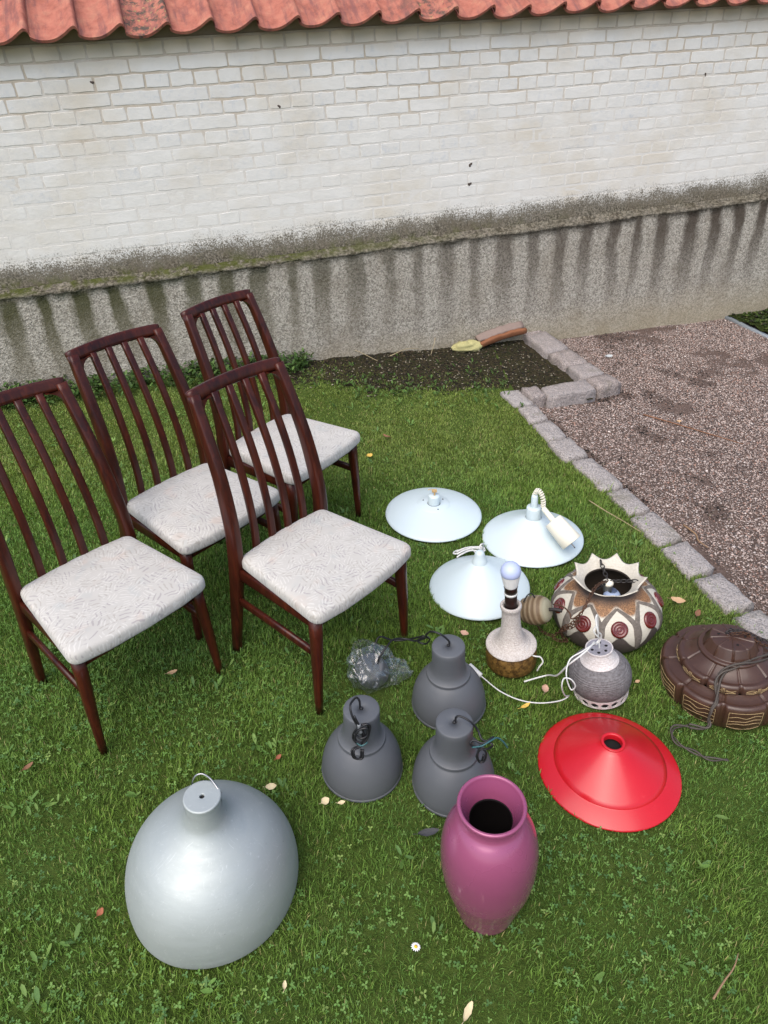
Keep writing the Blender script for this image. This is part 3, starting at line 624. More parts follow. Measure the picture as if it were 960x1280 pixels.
gcord(gc, 'wire', [(0.19, 1.172, 0.243), (0.215, 1.166, 0.256), (0.240, 1.176, 0.263), (0.262, 1.19, 0.257), (0.282, 1.189, 0.236), (0.294, 1.188, 0.214)], 0.0024, TEAL)
AC = [(0.166, 1.534, 0.266), (0.167, 1.535, 0.282), (0.153, 1.538, 0.30), (0.133, 1.544, 0.312), (0.110, 1.563, 0.302), (0.100, 1.602, 0.246), (0.117, 1.63, 0.20), (0.106, 1.66, 0.15), (0.08, 1.67, 0.156), (0.101, 1.66, 0.187), (0.077, 1.699, 0.142), (0.037, 1.715, 0.116), (-0.005, 1.717, 0.116), (-0.047, 1.715, 0.136), (-0.064, 1.695, 0.120), (-0.070, 1.67, 0.10)]
gcord(ga, 'cord', AC, 0.0034, BLACK); gcord(ga, 'cord', [(0.112, 1.641, 0.202), (0.076, 1.679, 0.147), (0.036, 1.70, 0.138), (-0.001, 1.689, 0.147), (-0.021, 1.659, 0.150), (-0.05, 1.63, 0.125), (-0.06, 1.63, 0.09)], 0.0034, BLACK)
cup = link('ceiling_cup', lathe(smooth_prof([(0.056, 0.0), (0.057, 0.02), (0.054, 0.05), (0.050, 0.064)], 3) + [(0.046, 0.067), (0.006, 0.068)], 40, close_top=True, close_bot=True), GREY, ga)
cup.matrix_basis = ga.matrix_world.inverted() @ GM @ Matrix.Translation((-0.072, 1.648, 0.025)) @ Matrix.Rotation(0.35, 4, 'X') @ Matrix.Rotation(-0.25, 4, 'Y')
# crumpled clear plastic bag round that cup
def m_bag():
    n = Nt('clear_plastic_film'); o = n.obj(); f = n.noise(o, 12, 2, 0.4, 1.6)
    tr = n.n('ShaderNodeBsdfTransparent'); tr.inputs[0].default_value = (0.97, 0.985, 0.985, 1); gl = n.n('ShaderNodeBsdfGlossy'); gl.inputs['Roughness'].default_value = 0.16; gl.inputs[0].default_value = (1, 1, 1, 1)
    b = n.n('ShaderNodeBump'); n.l(f, b.inputs['Height']); b.inputs['Strength'].default_value = 0.6; b.inputs['Distance'].default_value = 0.04; n.l(b.outputs[0], gl.inputs['Normal'])
    t2 = n.n('ShaderNodeBsdfTranslucent'); t2.inputs[0].default_value = (0.85, 0.88, 0.88, 1)
    fr = n.n('ShaderNodeLayerWeight'); fr.inputs[0].default_value = 0.25; n.l(b.outputs[0], fr.inputs['Normal'])
    m0 = n.n('ShaderNodeMixShader'); n.put(m0.inputs[0], n.mr(f, 0.35, 0.70, 0.12, 0.30)); n.l(tr.outputs[0], m0.inputs[1]); n.l(t2.outputs[0], m0.inputs[2])
    m1 = n.n('ShaderNodeMixShader'); n.put(m1.inputs[0], n.math('ADD', 0.06, n.math('MULTIPLY', fr.outputs['Facing'], 0.6))); n.l(m0.outputs[0], m1.inputs[1]); n.l(gl.outputs[0], m1.inputs[2]); n.l(m1.outputs[0], n.out.inputs[0]); return n.m
def bag_mesh():
    r = random.Random(3); V = []; F = []; nu, nv = 44, 22
    for j in range(nv + 1):
        v = j / nv
        for k in range(nu):
            a = 2 * PI * k / nu; ca, sa = math.cos(a), math.sin(a)
            # loose sack lying on the grass; one long corner to the right, mouth gathered at the upper left
            rad = 0.070 + 0.062 * max(0, math.cos(a - 0.05)) ** 5 + 0.02 * max(0, math.cos(a - 3.4)) ** 6 + 0.018 * max(0, math.cos(a + 1.9)) ** 6
            prof = math.sin(PI * min(1, 0.06 + 0.94 * v) ** 0.8) ** 0.55 if v < 0.8 else max(0.30, 0.62 - (v - 0.8) * 1.5)
            fold = 1 + 0.22 * (float(vnoise(a * 3.2, v * 5, 1.6, 77)) - 0.5) + 0.10 * math.sin(a * 7 + v * 6 + 2 * math.sin(a * 3)) * (0.3 + v)
            z = 0.145 * v ** 1.25; x, y = rad * prof * fold * ca, rad * prof * fold * sa * 0.95
            if v > 0.6: x -= 0.04 * (v - 0.6) / 0.4; y += 0.03 * (v - 0.6) / 0.4
            z *= 1 - 0.45 * max(0, math.cos(a - 0.05)) ** 3 * (v < 0.8)
            V.append((x + r.uniform(-1, 1) * 0.0010, y + r.uniform(-1, 1) * 0.0015, z + r.uniform(-1, 1) * 0.0015))
    for j in range(nv):
        for k in range(nu): F.append((j * nu + k, j * nu + (k + 1) % nu, (j + 1) * nu + (k + 1) % nu, (j + 1) * nu + k))
    return MB().add(V, F, True)
bag = link('plastic_bag', bag_mesh(), m_bag(), None); bag.matrix_world = gmat(-0.072, 1.642, 0.0, (0, 0), 0.004)
bag['label'] = 'crumpled clear plastic bag holding the cord end of a grey lamp'; bag['category'] = 'plastic bag'

# three white pendant shades
def w_thing(x, y, lab, tilt=(0, 0)): return thing('white_pendant_lamp', lab, 'pendant lamp', gmat(x, y, 0, tilt, 0.008), 'flat white pendant lamps on the grass')
w1 = w_thing(0.232, 2.646, 'flattest white pendant lamp, farthest back, with a beige terminal block on its cap')
link('lamp_shade', lathe([(0.2235, 0.001), (0.2245, -0.002), (0.2262, 0.0), (0.2258, 0.003)] + smooth_prof([(0.222, 0.007), (0.18, 0.024), (0.13, 0.041), (0.085, 0.054), (0.074, 0.0575)], 3) + [(0.072, 0.0595), (0.03, 0.0605)], 80), WHITE, w1)
link('cap', lathe([(0.0275, 0.060), (0.0275, 0.101), (0.0265, 0.104), (0.006, 0.1045)], 40, close_top=True), WHITE, w1)
for a in (35, 150, 285):
    o = link('screw', lathe([(0.0032, 0), (0.0030, 0.002)], 10, close_top=True), HOLE, w1); o.location = (0.055 * math.cos(math.radians(a)), 0.055 * math.sin(math.radians(a)), 0.0600)
BEIGE = plain('beige_terminal', (0.50, 0.33, 0.15), 0.6)
link('terminal_block', merge(box(-0.011, 0.011, -0.006, 0.006, 0.122, 0.135, 0.001), cord([(0, 0, 0.100), (0.002, 0, 0.112), (0, 0, 0.128)], 0.004), cord([(-0.008, 0, 0.13), (-0.02, 0.002, 0.136), (-0.03, 0.0, 0.134)], 0.0016)), BEIGE, w1)
w2 = w_thing(0.657, 2.442, 'white pendant lamp with coiled cord and tapered ceiling cup lying on its shade', (-0.06, 0.02))
link('lamp_shade', lathe([(0.2205, 0.001), (0.2215, -0.002), (0.2232, 0.0), (0.2228, 0.003)] + smooth_prof([(0.219, 0.007), (0.17, 0.032), (0.12, 0.060), (0.075, 0.086), (0.042, 0.104), (0.035, 0.109)], 3), 80), WHITE, w2)
link('cap', lathe([(0.0335, 0.107), (0.0325, 0.158), (0.031, 0.162), (0.016, 0.163)], 40, close_top=True), WHITE, w2)
link('stem', lathe([(0.0155, 0.160), (0.0145, 0.215), (0.012, 0.222), (0.004, 0.224)], 24, close_top=True), WHITE, w2)
def helix(path, R, r, turns, n=220):
    P = crom(path, 12); out = []; m = len(P)
    for k in range(n):
        t = k / (n - 1) * (m - 1); i = min(int(t), m - 2); p = P[i].lerp(P[i + 1], t - i); d = (P[i + 1] - P[i]).normalized(); a = d.cross(Vector((0.3, 0.8, 0.1))).normalized(); b = d.cross(a); an = 2 * PI * turns * k / (n - 1)
        out.append(p + a * R * math.cos(an) + b * R * math.sin(an))
    return sweep(out, r, 6)
M2 = w2.matrix_world.inverted() @ GM
link('coiled_cord', helix([M2 @ Vector(p) for p in [(0.645, 2.455, 0.228), (0.652, 2.442, 0.256), (0.664, 2.425, 0.250), (0.672, 2.41, 0.222), (0.675, 2.408, 0.19)]], 0.0085, 0.0032, 13), CREAM, w2)
def frust(p0, p1, r0, r1, mat, nm, par, seg=32, rim=0.0):
    a, b = Vector(p0), Vector(p1); L = (b - a).length; mb = lathe([(0.0, 0.0), (r0 * 0.92, 0.0), (r0, 0.003), (r1, L - 0.002), (r1 * 0.97, L), (r1 * 0.93, L), (r1 * 0.9, L - 0.01), (0.0, L - 0.012)], seg)
    mb = xf(mb, Matrix.Translation(a) @ (b - a).to_track_quat('Z', 'Y').to_matrix().to_4x4()); return link(nm, mb, mat, par)
frust(M2 @ Vector((0.676, 2.405, 0.188)), M2 @ Vector((0.712, 2.342, 0.160)), 0.0115, 0.0125, CREAM, 'cord_sleeve', w2)
frust(M2 @ Vector((0.706, 2.347, 0.164)), M2 @ Vector((0.778, 2.275, 0.098)), 0.040, 0.047, CREAM, 'ceiling_cup', w2)
link('hook', cord([M2 @ Vector(p) for p in [(0.765, 2.285, 0.105), (0.785, 2.262, 0.088), (0.790, 2.262, 0.081)]], 0.003), plain('steel_hook', (0.3, 0.3, 0.3), 0.4, 1.0, bump=0), w2)
w3 = w_thing(0.369, 2.116, 'white cone pendant lamp behind the bulb, with a ribbed knob and a bundled white cord', (-0.06, 0.01))
link('lamp_shade', lathe([(0.2005, 0.001), (0.2015, -0.002), (0.2032, 0.0), (0.2028, 0.003)] + smooth_prof([(0.199, 0.008), (0.15, 0.041), (0.10, 0.075), (0.06, 0.104), (0.036, 0.123), (0.031, 0.127)], 3), 80), WHITE, w3)
link('knob', lathe([(0.031, 0.126), (0.031, 0.131), (0.0285, 0.133), (0.0285, 0.138), (0.0265, 0.140), (0.0245, 0.149), (0.022, 0.152), (0.0215, 0.160), (0.0195, 0.163), (0.019, 0.170), (0.014, 0.178), (0.006, 0.181)], 32, close_top=True), WHITE, w3)
gcord(w3, 'cord', [(0.356, 2.128, 0.190), (0.366, 2.14, 0.203), (0.385, 2.18, 0.17), (0.385, 2.25, 0.06), (0.371, 2.341, 0.025), (0.33, 2.345, 0.022), (0.297, 2.335, 0.022), (0.288, 2.316, 0.024), (0.31, 2.312, 0.03), (0.35, 2.335, 0.03), (0.40, 2.355, 0.025), (0.425, 2.335, 0.025), (0.41, 2.32, 0.03), (0.36, 2.32, 0.036), (0.315, 2.30, 0.03), (0.298, 2.29, 0.024)], 0.0038, WHITE_CORD)
gcord(w3, 'cord', [(0.30, 2.325, 0.026), (0.335, 2.338, 0.034), (0.375, 2.352, 0.03), (0.42, 2.347, 0.03), (0.415, 2.328, 0.034), (0.375, 2.332, 0.04), (0.33, 2.318, 0.038), (0.30, 2.304, 0.03)], 0.0038, WHITE_CORD)

# red cone shade
def m_red():
    n = Nt('red_gloss_paint'); o = n.obj(); f = n.noise(o, 7, 4); d = n.noise(n.vm('MULTIPLY', o, (40, 40, 9)), 1.0, 5, 0.75)
    c = n.mix(f, (0.43, 0.006, 0.013), (0.52, 0.009, 0.018)); c = n.mix(n.mr(d, 0.62, 0.75, 0, 0.3), c, (0.58, 0.05, 0.06))
    n.set(Base_Color=c, Roughness=n.mr(f, 0.3, 0.7, 0.27, 0.36)); n.b.inputs['Coat Weight'].default_value = 0.3; n.b.inputs['Coat Roughness'].default_value = 0.2; return n.bump(n.noise(o, 30, 2), 0.02, 0.002).m
RED = m_red()
red = thing('red_lamp_shade', 'glossy red conical metal lamp shade lying on the grass', 'lamp shade', gmat(0.635, 1.259, 0, (-0.045, 0.02), 0.006))
link('cone', lathe([(0.2065, 0.0), (0.208, -0.003), (0.2102, -0.001), (0.2095, 0.003), (0.206, 0.0045), (0.166, 0.0315), (0.1645, 0.0318), (0.163, 0.0345)] + [(0.163 - (0.163 - 0.036) * t / 10, 0.035 + 0.081 * t / 10) for t in range(11)] + [(0.0345, 0.1185)], 96), RED, red)
link('collar', lathe([(0.0355, 0.1175), (0.0350, 0.121), (0.0335, 0.1225), (0.0285, 0.1215), (0.0268, 0.1205), (0.0262, 0.114), (0.0262, 0.10)], 48), RED, red)
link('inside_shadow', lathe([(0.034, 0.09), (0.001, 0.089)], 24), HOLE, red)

# pink vase
def m_vase():
    n = Nt('pink_pearl_glaze'); o = n.obj(); f = n.noise(o, 5, 4); z = n.sep(o)[2]
    c = n.mix(f, (0.262, 0.060, 0.135), (0.310, 0.080, 0.165)); n.set(Base_Color=c, Roughness=n.mr(f, 0.3, 0.7, 0.24, 0.31), Metallic=0.2)
    n.b.inputs['Coat Weight'].default_value = 0.45; n.b.inputs['Coat Roughness'].default_value = 0.10
    return n.m
VASE = m_vase()
vase = thing('pink_vase', 'tall pearly pink vase with wide flared mouth on the grass', 'vase', gmat(0.198, 0.868, 0.3, (-0.045, 0.013), 0.004))
vp = smooth_prof([(0.064, 0.0), (0.0715, 0.004), (0.0775, 0.03), (0.089, 0.08), (0.0932, 0.1)], 3) + [(0.0936, 0.1015), (0.0936, 0.1030), (0.0945, 0.1045)] + smooth_prof([(0.0950, 0.106), (0.1030, 0.14), (0.1056, 0.152)], 3) + [(0.1060, 0.1535), (0.1060, 0.155), (0.1067, 0.1565)] + smooth_prof([(0.1070, 0.158), (0.1125, 0.206), (0.1142, 0.25), (0.1130, 0.285), (0.1075, 0.322), (0.097, 0.352), (0.082, 0.377), (0.0690, 0.392), (0.0645, 0.404), (0.066, 0.416), (0.0705, 0.4275), (0.0738, 0.4345)], 4)
link('body', lathe(vp, 80, close_bot=True), VASE, vase)
link('rim', lathe(smooth_prof([(0.0732, 0.434), (0.0764, 0.4355), (0.0772, 0.4395), (0.0745, 0.4428), (0.0705, 0.4425), (0.0680, 0.4392)], 3) + smooth_prof([(0.0672, 0.436), (0.0615, 0.423), (0.0545, 0.406), (0.0490, 0.388)], 3), 80), VASE, vase)
link('inside', lathe(smooth_prof([(0.0489, 0.3875), (0.0495, 0.380), (0.070, 0.367), (0.096, 0.335), (0.105, 0.28), (0.095, 0.2), (0.06, 0.05), (0.01, 0.02)], 3), 60), plain('shade_black_inside', (0.006, 0.004, 0.005), 0.9), vase)  # shade of the deep interior put into a near-black colour

# big aluminium dome
def m_alu():
    n = Nt('worn_aluminium'); o = n.obj(); scr = n.mr(n.noise(n.vm('MULTIPLY', n.noise(o, 3, 2, col=True), (60, 3, 60)), 3.0, 2), 0.66, 0.70); f = n.noise(o, 5, 5, 0.6); s = n.noise(n.vm('MULTIPLY', o, (9, 9, 60)), 1.0, 5, 0.7); d = n.noise(o, 55, 5, 0.8)
    c = n.mix(f, (0.34, 0.375, 0.37), (0.44, 0.47, 0.46)); c = n.mix(n.mr(d, 0.58, 0.74, 0, 0.28), c, (0.66, 0.68, 0.67)); c = n.mix(n.mr(n.noise(o, 90, 4, 0.8), 0.66, 0.74, 0, 0.6), c, (0.19, 0.20, 0.20))
    c = n.mix(n.math('MULTIPLY', scr, 0.25), c, (0.75, 0.77, 0.77)); n.set(Base_Color=c, Metallic=0.5, Roughness=n.mr(s, 0.3, 0.7, 0.50, 0.66)); return n.bump(n.math('ADD', n.math('MULTIPLY', s, 0.6), n.math('ADD', n.math('MULTIPLY', d, 0.25), n.math('MULTIPLY', f, 3))), 0.14, 0.005).m
ALU = m_alu()
sil = thing('aluminium_dome_lamp', 'large dull aluminium dome lamp with short neck in the foreground', 'pendant lamp', gmat(-0.509, 0.966, 0.2, (0.055, 0.02), 0.006))
sp_ = [(0.2155, 0.002), (0.2165, -0.001), (0.2185, 0.0), (0.2195, 0.004)] + smooth_prof([(0.2195, 0.006), (0.2205, 0.028), (0.2185, 0.062), (0.211, 0.100), (0.197, 0.138), (0.175, 0.175), (0.147, 0.206), (0.116, 0.229), (0.088, 0.246), (0.067, 0.261), (0.0535, 0.277), (0.0465, 0.295), (0.0432, 0.319)], 4)
link('dome', lathe(sp_, 96, lambda r, z, a: (r * (1 + 0.006 * math.sin(3 * a + 1) + 0.004 * math.sin(5 * a) * (z < 0.2)), z)), ALU, sil)
link('neck', lathe([(0.0432, 0.316), (0.0418, 0.322), (0.0425, 0.343), (0.0442, 0.349), (0.0447, 0.3525), (0.0443, 0.3550), (0.0430, 0.3563), (0.0410, 0.3567), (0.0395, 0.3567), (0.02, 0.3569), (0.0075, 0.3569), (0.0064, 0.3568), (0.0060, 0.3560), (0.0058, 0.345)], 48), ALU, sil)
link('cord_hole', lathe([(0.006, 0.352), (0.0005, 0.351)], 14), HOLE, sil)
link('wire_handle', cord([(-0.020, 0.040, 0.335), (-0.022, 0.044, 0.356), (-0.012, 0.047, 0.374), (0.004, 0.045, 0.379), (0.020, 0.036, 0.371), (0.032, 0.022, 0.360), (0.044, 0.003, 0.350)], 0.0022), plain('steel_wire', (0.35, 0.35, 0.36), 0.35, 1.0, bump=0), sil)

# bottle lamp
def m_stone(name, a, b, rough=0.8, sc=190, bump=0.5, rings=True):
    n = Nt(name); o = n.obj(); v = n.noise(o, sc, 4, 0.8); f = n.noise(o, 9, 4); w = n.math('SINE', n.math('MULTIPLY', n.sep(o)[2], 900.0))
    c = n.mix(n.mr(v, 0.35, 0.65), a, b); c = n.mix(n.mr(f, 0.4, 0.7, 0, 0.35), c, tuple(x * 0.75 for x in a)); n.set(Base_Color=c, Roughness=rough)
    return n.bump(n.math('ADD', v, n.math('MULTIPLY', w, 0.5 if rings else 0.0)), bump, 0.002).m
SPECK = m_stone('speckled_white_stoneware', (0.36, 0.31, 0.275), (0.60, 0.57, 0.54)); RUST = m_stone('rough_brown_glaze', (0.035, 0.016, 0.006), (0.24, 0.135, 0.035), 0.45, 60, 0.9, False)
bot = thing('bottle_table_lamp', 'speckled white stoneware table lamp with brown base and bare LED bulb', 'table lamp', gmat(0.424, 1.709, 0, (-0.098, 0.03), 0.002))
def lumpy(r, z, a): return (r * (1 + 0.025 * (float(vnoise(a * 4, z * 60, 1.3, 17)) - 0.5)), z)
link('base', lathe(smooth_prof([(0.083, 0.0), (0.088, 0.008), (0.0895, 0.035), (0.0865, 0.065), (0.082, 0.082), (0.080, 0.086)], 3), 64, lumpy, close_bot=True), RUST, bot)
link('body', lathe(smooth_prof([(0.079, 0.084), (0.087, 0.084), (0.0888, 0.0868), (0.0875, 0.090)], 3) + smooth_prof([(0.0862, 0.0908), (0.078, 0.0925), (0.068, 0.0960), (0.057, 0.1035), (0.047, 0.117), (0.040, 0.137), (0.0355, 0.162), (0.0328, 0.190), (0.0315, 0.218), (0.0315, 0.242)], 4) + smooth_prof([(0.034, 0.248), (0.0365, 0.258), (0.0365, 0.264), (0.034, 0.2675), (0.029, 0.268), (0.024, 0.262)], 3), 64), SPECK, bot)
link('socket', lathe([(0.018, 0.255), (0.0205, 0.262), (0.0205, 0.311), (0.0195, 0.312), (0.0195, 0.320), (0.0215, 0.322), (0.0215, 0.338), (0.0235, 0.346), (0.0225, 0.348), (0.02, 0.342)], 32), plain('brown_bakelite', (0.018, 0.008, 0.007), 0.3, bump=0), bot)
link('socket_ring', lathe([(0.0206, 0.3125), (0.0228, 0.313), (0.0228, 0.3205), (0.0206, 0.3212)], 32), WHITE_CORD, bot)
hs = lambda r, z, a: (r * (1 + (0.025 * math.cos(28 * a) if 0.352 < z < 0.395 else 0)), z)
bulb = link('light_bulb', lathe([(0.0195, 0.338), (0.0215, 0.346), (0.0235, 0.352)] + [(0.024 + 0.0065 * t / 5, 0.354 + 0.038 * t / 5) for t in range(6)] + [(0.0315, 0.397)], 112, hs), plain('white_bulb_base', (0.72, 0.72, 0.70), 0.4, bump=0), bot)
link('bulb_globe', lathe([(0.0312, 0.3965)] + [(0.0338 * math.cos(t), 0.4085 + 0.0338 * math.sin(t)) for t in [(-0.36 + (PI / 2 + 0.355) * k / 14) for k in range(15)]], 48), plain('frosted_bulb_glass', (0.42, 0.48, 0.70), 0.4, 0, 0.02, 5, 0, 0.5), bulb)
gcord(bot, 'cord', [(0.467, 1.668, 0.082), (0.485, 1.652, 0.084), (0.506, 1.650, 0.080), (0.515, 1.642, 0.064), (0.506, 1.640, 0.045), (0.50, 1.642, 0.02)], 0.0028, WHITE_CORD)

# grey and white pendant with pierced foot
GSTONE = m_stone('grey_brown_stoneware', (0.085, 0.075, 0.075), (0.20, 0.19, 0.195), 0.75, 110, 0.6); PALE = m_stone('pinkish_white_stoneware', (0.44, 0.39, 0.37), (0.63, 0.60, 0.59), 0.75, 160, 0.3)
pen = thing('stoneware_pendant_lamp', 'small round grey stoneware pendant lamp with white collar and pierced foot', 'pendant lamp', gmat(0.702, 1.563, 0, (-0.165, 0.085), 0.006))
link('body', lathe(smooth_prof([(0.088, 0.031), (0.0935, 0.036), (0.1005, 0.055), (0.1025, 0.075), (0.0995, 0.098), (0.088, 0.120), (0.072, 0.134), (0.060, 0.140)], 4), 64), GSTONE, pen)
fo_ = MB()
for lay, (rr, zz) in enumerate([(0.0835, 0.0), (0.0875, 0.0325)]): pass
fv = []; ff = []; NH = 17; NSEG = NH * 8
def holez(k):
    p = (k % 8) - 3.5; d = 1 - (p / 3.0) ** 2; return 0.0115 * math.sqrt(d) if d > 0 else 0.0
for k in range(NSEG):
    a = 2 * PI * k / NSEG; hz = holez(k); c, s = math.cos(a), math.sin(a)
    for z in (0.0, 0.0145 - hz, 0.0145 + hz, 0.034): r = 0.091 + 0.004 * z / 0.034; fv.append((r * c, r * s, z))
    for z in (0.0, 0.0145 - hz, 0.0145 + hz, 0.034): r = 0.085 + 0.004 * z / 0.034; fv.append((r * c, r * s, z))
for k in range(NSEG):
    k2 = (k + 1) % NSEG; A, B = k * 8, k2 * 8
    for (i, j) in ((0, 1), (2, 3)): ff += [(A + i, B + i, B + j, A + j), (A + 4 + i, A + 4 + j, B + 4 + j, B + 4 + i)]
    if holez(k) == 0 and holez(k2 if k2 else NSEG) == 0: ff += [(A + 1, B + 1, B + 2, A + 2)]
    ff += [(A + 1, A + 5, B + 5, B + 1), (A + 2, B + 2, B + 6, A + 6), (A, A + 4, B + 4, B)]
link('pierced_foot', fo_.add(fv, ff, False), PALE, pen)
link('foot_hollow_shade', lathe([(0.083, 0.0), (0.087, 0.034)], 48), HOLE, pen)  # added near-black sheet, shade behind the piercings done as colour
link('collar', lathe(smooth_prof([(0.0575, 0.1365), (0.0625, 0.1395), (0.0615, 0.1435), (0.054, 0.152), (0.0475, 0.165), (0.0435, 0.178), (0.043, 0.186), (0.0445, 0.1895), (0.0425, 0.192)], 3) + [(0.040, 0.1905)], 56), PALE, pen)
link('top_plate', lathe([(0.0405, 0.1895), (0.034, 0.1885), (0.001, 0.1885)], 40), m_stone('lilac_grey_plate', (0.19, 0.18, 0.20), (0.30, 0.29, 0.32), 0.6, 120, 0.2, False), pen)
for k in range(6):
    o = link('vent_hole', lathe([(0.0052, 0.0), (0.0048, 0.0006)], 14, close_top=True), HOLE, pen); o.location = (0.0245 * math.cos(k * PI / 3 + 0.2), 0.0245 * math.sin(k * PI / 3 + 0.2), 0.1886)
PC1 = [(0.672, 1.578, 0.188), (0.668, 1.58, 0.212), (0.662, 1.583, 0.237), (0.652, 1.588, 0.290), (0.645, 1.59, 0.326), (0.639, 1.580, 0.318), (0.645, 1.56, 0.285), (0.662, 1.568, 0.262), (0.664, 1.570, 0.236), (0.648, 1.560, 0.226), (0.638, 1.552, 0.245), (0.622, 1.530, 0.254), (0.588, 1.500, 0.250), (0.545, 1.495, 0.205), (0.530, 1.530, 0.12), (0.525, 1.590, 0.055), (0.50, 1.60, 0.036), (0.442, 1.587, 0.03)]
gcord(pen, 'cord', PC1, 0.0029, WHITE_CORD)
gcord(pen, 'cord', [(0.645, 1.575, 0.30), (0.634, 1.565, 0.282), (0.648, 1.560, 0.262), (0.660, 1.568, 0.245), (0.648, 1.56, 0.232), (0.631, 1.535, 0.255), (0.582, 1.505, 0.251), (0.550, 1.496, 0.235), (0.535, 1.478, 0.212), (0.533, 1.455, 0.185), (0.548, 1.440, 0.152), (0.556, 1.435, 0.175), (0.540, 1.440, 0.200), (0.520, 1.447, 0.197), (0.516, 1.44, 0.165), (0.545, 1.47, 0.09), (0.579, 1.519, 0.03), (0.544, 1.50, 0.03), (0.476, 1.493, 0.03), (0.412, 1.508, 0.03), (0.353, 1.548, 0.03), (0.306, 1.602, 0.035), (0.292, 1.616, 0.04)], 0.0023, WHITE_CORD)
frust(pen.matrix_world.inverted() @ GM @ Vector((0.298, 1.610, 0.04)), pen.matrix_world.inverted() @ GM @ Vector((0.258, 1.645, 0.047)), 0.009, 0.016, WHITE_CORD, 'plug', pen, 16)

# pendant with spiked collar and red roundels
CREAMG = None
def m_spiky():
    n = Nt('cream_and_brown_glaze'); o = n.obj(); x, y, z = n.sep(o)[0:3]; a = n.math('ARCTAN2', y, x); f = n.noise(o, 14, 5, 0.7); g = n.noise(o, 90, 4, 0.75)
    ca = n.math('COSINE', n.math('MULTIPLY', n.math('ADD', a, math.radians(113.4)), 9.0))       # +1 between two roundels, -1 under one
    wavy = n.math('ADD', 0.078, n.math('MULTIPLY', ca, -0.030)); wavy = n.math('ADD', wavy, n.math('MULTIPLY', n.math('SUBTRACT', f, 0.5), 0.014))
    low = n.mr(n.math('SUBTRACT', z, wavy), -0.002, 0.003, 1.0, 0.0)
    line = n.mr(n.math('SINE', n.math('MULTIPLY', z, 800.0)), 0.6, 1.0, 0, 0.25)
    c = n.mix(g, (0.43, 0.40, 0.33), (0.58, 0.55, 0.47)); c = n.mix(line, c, (0.42, 0.37, 0.26))
    c = n.mix(low, c, n.mix(g, (0.045, 0.034, 0.030), (0.085, 0.068, 0.06)))
    up = n.math('ADD', 0.1755, n.math('MULTIPLY', ca, -0.011)); sh = n.mr(n.math('SUBTRACT', z, up), -0.002, 0.004)
    c = n.mix(sh, c, n.mix(n.vor(o, 230), (0.05, 0.022, 0.012), (0.36, 0.19, 0.085)))
    c = n.mix(n.mr(n.math('ADD', z, n.math('MULTIPLY', f, 0.012)), 0.188, 0.206), c, (0.05, 0.036, 0.030))
    n.set(Base_Color=c, Roughness=0.6); return n.bump(n.math('ADD', g, n.math('MULTIPLY', line, 0.6)), 0.4, 0.003).m
spk = thing('spiked_ceramic_pendant', 'cream and brown ceramic pendant lamp with red roundels and spiked collar', 'pendant lamp', gmat(0.812, 1.878, 0, (-0.095, 0.045), 0.004))
SPP = smooth_prof([(0.150, 0.0), (0.170, 0.012), (0.187, 0.040), (0.1955, 0.072), (0.1955, 0.100), (0.186, 0.130), (0.166, 0.156), (0.140, 0.176), (0.112, 0.192), (0.094, 0.2035), (0.088, 0.210)], 4)
SPKM = m_spiky()
link('body', lathe(SPP, 108, close_bot=False), SPKM, spk)
CRM = m_stone('cream_glaze', (0.46, 0.42, 0.34), (0.58, 0.545, 0.47), 0.6, 140, 0.25, False); RIDGE = m_stone('grey_ridge_clay', (0.095, 0.080, 0.066), (0.19, 0.165, 0.142), 0.8, 90, 0.6, False)
def crown():
    V = []; F = []; NS = 9 * 12; NZ = 6
    for lay in (0, 1):
        for j in range(NZ + 1):
            t = j / NZ
            for k in range(NS):
                a = 2 * PI * k / NS + math.radians(20); ph = (k % 12) / 12.0; w = abs(ph - 0) if ph < 0.5 else 1 - ph
                tip = (1 - math.sin(PI * min(1, w * 2) * 0.5)) ** 1.15
                top = 0.022 + 0.020 * tip; r = 0.089 + 0.024 * t + (0.020 * tip) * t - 0.006 * lay; z = 0.205 + top * t
                V.append((r * math.cos(a), r * math.sin(a), z))
    I = lambda l, j, k: (l * (NZ + 1) + j) * NS + k % NS
    for j in range(NZ):
        for k in range(NS): F.append((I(0, j, k), I(0, j, k + 1), I(0, j + 1, k + 1), I(0, j + 1, k))); F.append((I(1, j, k), I(1, j + 1, k), I(1, j + 1, k + 1), I(1, j, k + 1)))
    for k in range(NS): F.append((I(0, NZ, k), I(0, NZ, k + 1), I(1, NZ, k + 1), I(1, NZ, k)))
    return MB().add(V, F)
cr = link('spiked_collar', crown(), CRM, spk)
cr.data.materials.append(m_stone('dark_collar_glaze', (0.045, 0.035, 0.03), (0.10, 0.08, 0.07), 0.6, 90, 0.4, False))
for p in cr.data.polygons:
    c = p.center
    if p.normal.x * c.x + p.normal.y * c.y > 0.0 and p.index < 6 * 108 * 2 and p.index % 2 == 0: p.material_index = 1
link('inside_wall', lathe([(0.083, 0.2065), (0.081, 0.20), (0.10, 0.185), (0.15, 0.155), (0.178, 0.10), (0.14, 0.01)], 60), plain('dark_clay_inside', (0.05, 0.038, 0.03), 0.9), spk)
def surf(a, z, lift=0.0):
    r = float(np.interp(z, [p[1] for p in SPP], [p[0] for p in SPP])) + lift; return Vector((r * math.cos(a), r * math.sin(a), z))
def surf_n(a, z):
    r1 = float(np.interp(z + 0.006, [p[1] for p in SPP], [p[0] for p in SPP])); r0 = float(np.interp(z - 0.006, [p[1] for p in SPP], [p[0] for p in SPP]))
    tz = Vector((r1 - r0, 0.012)).normalized(); return Vector((tz.y * math.cos(a), tz.y * math.sin(a), -tz.x))
